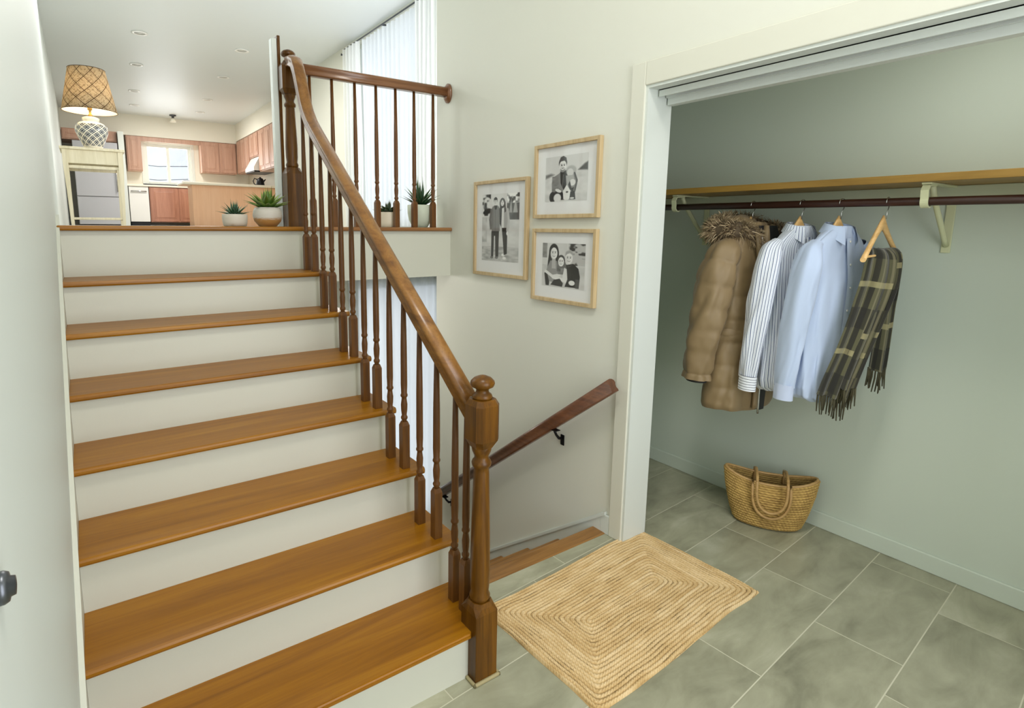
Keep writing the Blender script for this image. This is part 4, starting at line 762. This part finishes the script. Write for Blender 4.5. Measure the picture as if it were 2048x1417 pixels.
potted(.975, 1.85, 'large green agave rosette in a round two-tone bowl beside the newel', [(.001, 0), (.044, 0), (.050, .003), (.072, .030), (.080, .060), (.076, .088), (.066, .106), (.060, .106), (.060, .094), (.001, .094)], pot_mat('two_tone_stoneware', srgb(206, 206, 200), srgb(176, 130, 72), .052), [(11, .125, .019, 1.10, .014), (10, .128, .020, .78, .012), (8, .118, .019, .45, .006), (5, .100, .015, .18, .002)], 2, G3, G4, .100, .058, -.05)
potted(1.80, PY, 'dark succulent in a plain cream pot behind the balcony balusters', cup(.070, .100, .064), pot_mat('cream_pot_glaze', srgb(222, 214, 194), srgb(206, 182, 140), .008), [(13, .098, .016, 1.15, .014), (11, .094, .016, .8, .010), (8, .085, .013, .4, .004)], 3, G5, G6, .092, .060)
potted(2.045, PY, 'tall spiky aloe in a pale green pot nearest the picture wall', [(.001, 0), (.040, 0), (.052, .004), (.078, .050), (.087, .100), (.088, .150), (.084, .153), (.080, .150), (.080, .138), (.001, .138)], pot_mat('pale_green_glaze', srgb(206, 212, 194), srgb(150, 164, 134), .0), [(12, .140, .0125, .95, .012), (11, .175, .0130, .60, .010), (8, .190, .0120, .28, .005)], 4, G7, G8, .146, .078, .15)
# ------------------------------------------------------------------ side table and lamp
M_tab = wood('antiqued_cream_wood', srgb(196, 184, 152), srgb(214, 204, 176), srgb(224, 214, 190), 2, 1, .45); tb = empty('side_table', (.226, 4.6, LZ)); tag(tb, 'tall slender antiqued cream side table carrying the table lamp', 'table')
TH_ = .655; MB().box(-.235, .235, -.20, .20, TH_-.022, TH_, .004).build('table_top', M_tab, tb)
MB().box(-.205, .205, -.178, -.160, TH_-.135, TH_-.022, .002).box(-.205, .205, .160, .178, TH_-.135, TH_-.022, .002).box(-.205, -.190, -.16, .16, TH_-.135, TH_-.022).box(.190, .205, -.16, .16, TH_-.135, TH_-.022).build('apron', M_tab, tb)
for sx in (-1, 1):
    for sy in (-1, 1):
        b = MB(); sq = lambda c_, a: [(c_[0]-a, c_[1]-a, c_[2]), (c_[0]+a, c_[1]-a, c_[2]), (c_[0]+a, c_[1]+a, c_[2]), (c_[0]-a, c_[1]+a, c_[2])]
        b.rings([sq((sx*.200, sy*.165, TH_-.022), .020), sq((sx*.200, sy*.165, TH_-.15), .019), sq((sx*.196, sy*.162, TH_-.35), .015), sq((sx*.190, sy*.158, 0), .011)], smooth=False); b.build('leg', M_tab, tb)
MB().box(-.19, .19, -.170, -.158, TH_-.175, TH_-.150, .002).build('rail', M_tab, tb); MB().box(-.19, .19, .158, .170, TH_-.175, TH_-.150, .002).build('rail', M_tab, tb)
MB().box(-.18, .18, -.165, -.155, .05, .068, .002).box(-.18, .18, .155, .165, .05, .068, .002).box(-.192, -.182, -.16, .16, .05, .068).box(.182, .192, -.16, .16, .05, .068).build('stretcher', M_tab, tb)
lp = empty('table_lamp', (.236, 4.6, LZ+TH_+.001)); tag(lp, 'lit ginger-jar table lamp with a woven shade on the tall side table', 'lamp')
t = NT('lattice_glazed_ceramic'); g = t.coord(); sp_ = t.n('ShaderNodeSeparateXYZ', i_0=g); ang = t.math('ARCTAN2', sp_.outputs[1], sp_.outputs[0]); z = sp_.outputs[2]; A_ = t.math('MULTIPLY', ang, 10/(2*math.pi)*1.0)
Zs = t.math('MULTIPLY', z, 17.); l1 = t.math('ABSOLUTE', t.math('SUBTRACT', t.math('FRACT', t.math('ADD', A_, Zs)), .5)); l2 = t.math('ABSOLUTE', t.math('SUBTRACT', t.math('FRACT', t.math('SUBTRACT', A_, Zs)), .5))
lat = t.math('LESS_THAN', t.math('MINIMUM', l1, l2), .085); l3 = t.math('LESS_THAN', t.math('MINIMUM', t.math('ABSOLUTE', t.math('SUBTRACT', l1, .30)), t.math('ABSOLUTE', t.math('SUBTRACT', l2, .30))), .035)
zone = t.math('MULTIPLY', t.math('GREATER_THAN', z, .030), t.math('LESS_THAN', z, .212)); inner = t.mix(l3, srgb(62, 66, 76), srgb(190, 190, 184)); c = t.mix(t.math('MULTIPLY', zone, t.math('SUBTRACT', 1., lat)), srgb(226, 220, 204), inner)
t.set(Base_Color=c, Roughness=.2); t.bump(t.math('ADD', lat, t.math('MULTIPLY', l3, .4)), .4, .004); M_jar = t.m
MB().lathe([(.001, .012), (.068, .012), (.070, .020), (.078, .040), (.108, .110), (.122, .150), (.124, .175), (.116, .205), (.090, .228), (.062, .238), (.056, .246), (.064, .252), (.064, .270), (.040, .280), (.001, .282)], n=48).build('jar', M_jar, lp)
M_brass = plain('aged_brass', srgb(176, 140, 80), .3, .9); MB().lathe([(.001, 0), (.078, 0), (.078, .008), (.070, .013), (.001, .013)], n=40).build('foot', wood('lamp_foot_wood', srgb(84, 56, 36), srgb(112, 80, 54), srgb(130, 96, 66), 0, 2), lp)
MB().lathe([(.001, .280), (.016, .280), (.016, .300), (.009, .305), (.009, .335), (.018, .340), (.018, .375), (.001, .378)], n=20).build('socket', M_brass, lp)
t = NT('woven_lampshade'); g = t.coord(); sp_ = t.n('ShaderNodeSeparateXYZ', i_0=g); ang = t.math('MULTIPLY', t.math('ARCTAN2', sp_.outputs[1], sp_.outputs[0]), 1/(2*math.pi)); z = t.math('ADD', sp_.outputs[2], t.math('MULTIPLY', t.noise(g, 9, 2), .010))
def cross(na, nz, wd, dash=None):
    a1 = t.math('ABSOLUTE', t.math('SUBTRACT', t.math('FRACT', t.math('ADD', t.math('MULTIPLY', ang, na), t.math('MULTIPLY', z, nz))), .5)); a2 = t.math('ABSOLUTE', t.math('SUBTRACT', t.math('FRACT', t.math('SUBTRACT', t.math('MULTIPLY', ang, na), t.math('MULTIPLY', z, nz))), .5)); return t.math('LESS_THAN', t.math('MINIMUM', a1, a2), wd)
big = cross(9., 8.5, .028); small = t.math('MULTIPLY', cross(36., 34., .13), t.math('GREATER_THAN', t.noise(g, 60, 2), .5)); base = t.mix(t.noise(g, 40, 3), srgb(220, 204, 172), srgb(196, 176, 140))
c = t.mix(t.math('MULTIPLY', small, .55), base, srgb(120, 90, 52)); c = t.mix(big, c, srgb(86, 60, 34)); dfs = t.n('ShaderNodeBsdfDiffuse', i_0=c); trl = t.n('ShaderNodeBsdfTranslucent', i_0=c); mx = t.n('ShaderNodeMixShader', i_0=.45, i_1=dfs.outputs[0], i_2=trl.outputs[0]); t.t.links.new(mx.outputs[0], t.out.inputs[0]); M_shade = t.m
sh = MB().rings([[(r*math.cos(2*math.pi*k/56), r*math.sin(2*math.pi*k/56), z) for k in range(56)] for r, z in ((.208, .325), (.138, .675))], caps=False).build('lamp_shade', M_shade, lp)
so = sh.modifiers.new('thickness', 'SOLIDIFY'); so.thickness = .002
t = NT('shade_lining'); dfs = t.n('ShaderNodeBsdfDiffuse'); dfs.inputs[0].default_value = srgb(250, 242, 220); trl = t.n('ShaderNodeBsdfTranslucent'); trl.inputs[0].default_value = srgb(250, 238, 210); mx = t.n('ShaderNodeMixShader', i_0=.4, i_1=dfs.outputs[0], i_2=trl.outputs[0]); t.t.links.new(mx.outputs[0], t.out.inputs[0])
MB().rings([[(r*math.cos(2*math.pi*k/56), r*math.sin(2*math.pi*k/56), z) for k in range(56)] for r, z in ((.2045, .327), (.135, .672))], caps=False).build('shade_lining', t.m, lp)
M_bind = plain('dark_shade_binding', srgb(80, 58, 34), .6)
for r, z in ((.208, .326), (.138, .674)): MB().tube([(r*math.cos(2*math.pi*k/48), r*math.sin(2*math.pi*k/48), z) for k in range(49)], .003, 6, caps=False).build('shade_rim', M_bind, lp)
bl = NT('warm_bulb'); bl.set(Base_Color=(1, .9, .7, 1), Emission_Color=(1, .78, .48, 1), Emission_Strength=8); MB().lathe([(.001, .376), (.014, .380), (.026, .405), (.030, .425), (.024, .448), (.001, .458)], n=20).build('bulb', bl.m, lp)
pl = bpy.data.lights.new('table_lamp_light', 'POINT'); pl.energy = 3.5; pl.color = (1, .86, .64); pl.shadow_soft_size = .03; po = bpy.data.objects.new('table_lamp_light', pl); COL.objects.link(po); po.location = (.236, 4.6, LZ+TH_+.50)
# ------------------------------------------------------------------ kitchen beyond
M_cab = wood('rosy_oak_cabinet', srgb(160, 120, 98), srgb(182, 142, 120), srgb(194, 156, 134), 2, .7, .4); M_cab2 = wood('warm_oak_base_cabinet', srgb(148, 98, 76), srgb(170, 118, 94), srgb(184, 132, 106), 2, .7, .4)
M_pen = wood('peach_peninsula_panel', srgb(224, 176, 138), srgb(232, 186, 148), srgb(236, 194, 158), 2, .4, .45); M_ctr = plain('cream_laminate', srgb(232, 226, 208), .35); M_app = plain('white_enamel', srgb(226, 226, 222), .3); M_st = plain('lilac_grey_steel', srgb(172, 172, 176), .4, .25)
def door_panel(name, parent, mat, w_, h, axis, loc):
    """raised-panel door, width along local x, facing -y"""
    b = MB(); b.box(0, w_, -.018, 0, 0, h, .002); f = min(.06, w_*.2); b.box(f, w_-f, -.021, -.017, f, h-f, .004); b.box(f+.025, w_-f-.025, -.026, -.02, f+.025, h-f-.025, .006)
    o = b.build(name, mat, parent, loc=loc); 
    if axis == 'x': o.rotation_euler = (0, 0, -math.pi/2)
    return o
def cabinet(label, x0, x1, y0, y1, z0, z1, doors, mat, axis='y', group='oak wall cabinets', name='wall_cabinet', kick=0.):
    e = empty(name, (x0, y0, z0)); tag(e, label, 'cabinet', group); MB().box(0, x1-x0, 0, y1-y0, kick, z1-z0, .002).build('cabinet_body', mat, e)
    n = doors
    for i in range(n):
        if axis == 'y': w_ = (x1-x0-.02*(n+1))/n; door_panel('cabinet_door', e, mat, w_, z1-z0-.04-kick, 'y', (.02+i*(w_+.02), -.0005, .02+kick))
        else: w_ = (y1-y0-.02*(n+1))/n; door_panel('cabinet_door', e, mat, w_, z1-z0-.04-kick, 'x', (-.0005, y1-y0-.02-i*(w_+.02), .02+kick))
    return e
cabinet('narrow oak wall cabinet between the refrigerator and the kitchen window', 1.06, 1.352, 13.37, 13.695, 2.76, 3.525, 1, M_cab)
cabinet('two-door oak wall cabinet at the corner side of the kitchen window', 2.60, 3.40, 13.37, 13.695, 2.80, 3.525, 2, M_cab)
cabinet('oak wall cabinet on the window-side wall, farther than the range hood', 3.42, 3.745, 12.15, 13.35, 2.80, 3.575, 3, M_cab, 'x')
cabinet('short oak wall cabinet directly above the range hood', 3.42, 3.745, 11.35, 12.13, 3.06, 3.575, 2, M_cab, 'x')
cabinet('nearest oak wall cabinet with its pale end panel toward the landing', 3.42, 3.745, 9.95, 11.33, 2.71, 3.575, 3, M_cab, 'x')
o = MB().box(1.352, 2.60, 13.40, 13.42, 3.43, 3.53, .003).build('window_valance', M_cab); tag(o, 'oak valance board bridging the cabinets above the kitchen window', 'valance')
h = empty('range_hood', (3.30, 11.35, 2.74)); tag(h, 'white range hood with a dark underside below the short cabinet', 'range hood')
MB().prism([(0, .0), (0, .07), (.14, .31), (.44, .31), (.44, .0)], 'y', .01, .77).build('hood_shell', M_app, h); MB().box(.01, .43, .02, .76, -.03, -.0005, .004).build('filter_panel', M_black, h)
cabinet('two-door oak base cabinet under the kitchen window', 1.42, 2.60, 13.10, 13.69, LZ, 2.40, 2, M_cab2, 'y', None, 'base_cabinet', .08)
o = MB().box(1.0, 3.745, 13.06, 13.69, 2.402, 2.442, .006).box(1.0, 3.74, 13.66, 13.692, 2.442, 2.50).build('worktop', M_ctr); tag(o, 'cream kitchen worktop running below the kitchen window', 'worktop')
dw = empty('dishwasher', (1.02, 13.09, LZ)); tag(dw, 'white dishwasher between the refrigerator panel and the oak base cabinet', 'dishwasher'); MB().box(0, .385, 0, .58, .09, .866, .006).build('door', M_app, dw)
MB().tube([(.04, -.03, .76), (.345, -.03, .76)], .011, 8).box(.04, .055, -.03, .002, .752, .768).box(.33, .345, -.03, .002, .752, .768).build('handle', M_chrome, dw); MB().box(.01, .375, .03, .5, 0, .09).build('toe_kick', M_black, dw)
rf = empty('refrigerator', (.06, 12.85, LZ)); tag(rf, 'tall lilac-grey refrigerator seen behind the side table and lamp', 'refrigerator'); MB().box(0, .80, .05, .80, .02, 1.74, .01).build('fridge_body', M_st, rf)
MB().box(0, .80, 0, .05, .02, .60, .01).build('freezer_door', M_st, rf); MB().box(0, .80, 0, .05, .61, 1.74, .01).build('fridge_door', M_st, rf); MB().tube([(.74, -.04, .72), (.74, -.04, 1.3)], .012, 8).box(.73, .75, -.04, .002, .72, .74).box(.73, .75, -.04, .002, 1.28, 1.30).build('handle', M_chrome, rf)
o = MB().box(.88, .99, 12.86, 13.69, LZ, 3.525, .004).build('refrigerator_surround', M_white); tag(o, 'white upright panel enclosing the refrigerator', 'panel')
cabinet('oak cabinet above the refrigerator, behind the lamp', -.11, .87, 13.0, 13.69, 3.30, 3.525, 2, M_cab, 'y', 'oak wall cabinets')
pn = empty('kitchen_peninsula', (2.02, 11.2, LZ)); tag(pn, 'peach wood kitchen peninsula with a cream breakfast counter', 'kitchen peninsula'); MB().box(0, 1.725, 0, .55, 0, .825, .003).build('peninsula_body', M_pen, pn)
MB().box(-.19, 1.725, -.16, .60, .826, .872, .008).build('countertop', M_ctr, pn)
kt = empty('kettle', (3.42, 11.35, LZ+.873)); tag(kt, 'small black kettle standing on the breakfast counter', 'kettle'); MB().lathe([(.001, 0), (.085, 0), (.09, .02), (.075, .12), (.055, .16), (.02, .172), (.016, .19), (.001, .192)], n=28).build('kettle_body', M_black, kt)
MB().tube([(-.07, 0, .14), (-.12, 0, .16), (-.15, 0, .10), (-.13, 0, .04), (-.085, 0, .02)], .011, 8).build('handle', M_black, kt); MB().tube([(.06, 0, .09), (.10, 0, .13), (.115, 0, .15)], [.02, .013, .010], 8).build('spout', M_black, kt)
dr = empty('dish_rack', (1.93, 11.35, LZ+.873)); tag(dr, 'small grey dish on the outer end of the breakfast counter', 'dish'); MB().box(-.07, .09, -.06, .06, 0, .035, .01).build('dish_body', M_st, dr); dr.name = 'butter_dish'
MB().box(-.05, .07, -.04, .04, .035, .05, .008).build('lid', M_chrome, dr)
pd = empty('ceiling_spotlight', (1.98, 12.9, CZ)); tag(pd, 'small dark ceiling spotlight with a pale glass cup before the kitchen window', 'ceiling light'); MB().lathe([(.001, 0), (.07, 0), (.07, -.02), (.03, -.03), (.025, -.07), (.001, -.07)], n=20).build('fixture', M_pewter, pd)
MB().lathe([(.001, -.07), (.035, -.07), (.07, -.15), (.066, -.15), (.03, -.078), (.001, -.078)], n=20).build('glass_cup', M_ctr, pd)
for i, (za, zb) in enumerate(((3.34, 3.30), (2.92, 2.98), (2.60, 2.66))):
    o = MB().tube([(-2.0, 19.0, za+.35), (2.2, 18.6, za+.02), (6.5, 18.9, zb+.35)], .012, 6).build('outside_overhead_wire', M_pewter)
    tag(o, ('topmost', 'middle', 'lowest')[i]+' of the thin overhead wires outside the kitchen window', 'wire', 'overhead wires outside')
# recessed ceiling lights, two rows of four
M_trimr = plain('white_metal_trim', srgb(232, 232, 228), .3); M_lens = plain('unlit_frosted_lens', srgb(196, 196, 192), .5)
proto = empty('recessed_ceiling_light', (0, 0, CZ)); MB().lathe([(.062, .0), (.095, -.001), (.095, -.007), (.070, -.010), (.062, -.004)], n=32, caps=False).build('trim_ring', M_trimr, proto); MB().lathe([(.001, -.001), (.064, -.001), (.064, -.003), (.001, -.003)], n=32).build('lens', M_lens, proto)
i = 0
for row, xs_ in (('above the lamp side', (.91, .99, 1.09, 1.19)), ('toward the curtained window', (2.17, 2.25, 2.34, 2.43))):
    for x, y, pos in zip(xs_, (7.2, 8.85, 10.8, 12.2), ('nearest', 'second', 'third', 'farthest')):
        o = proto if i == 0 else copy_tree(proto); o.location = (x, y, CZ-.0005); tag(o, f'round recessed ceiling light, {pos} in the row {row}', 'ceiling light', 'recessed ceiling lights'); i += 1
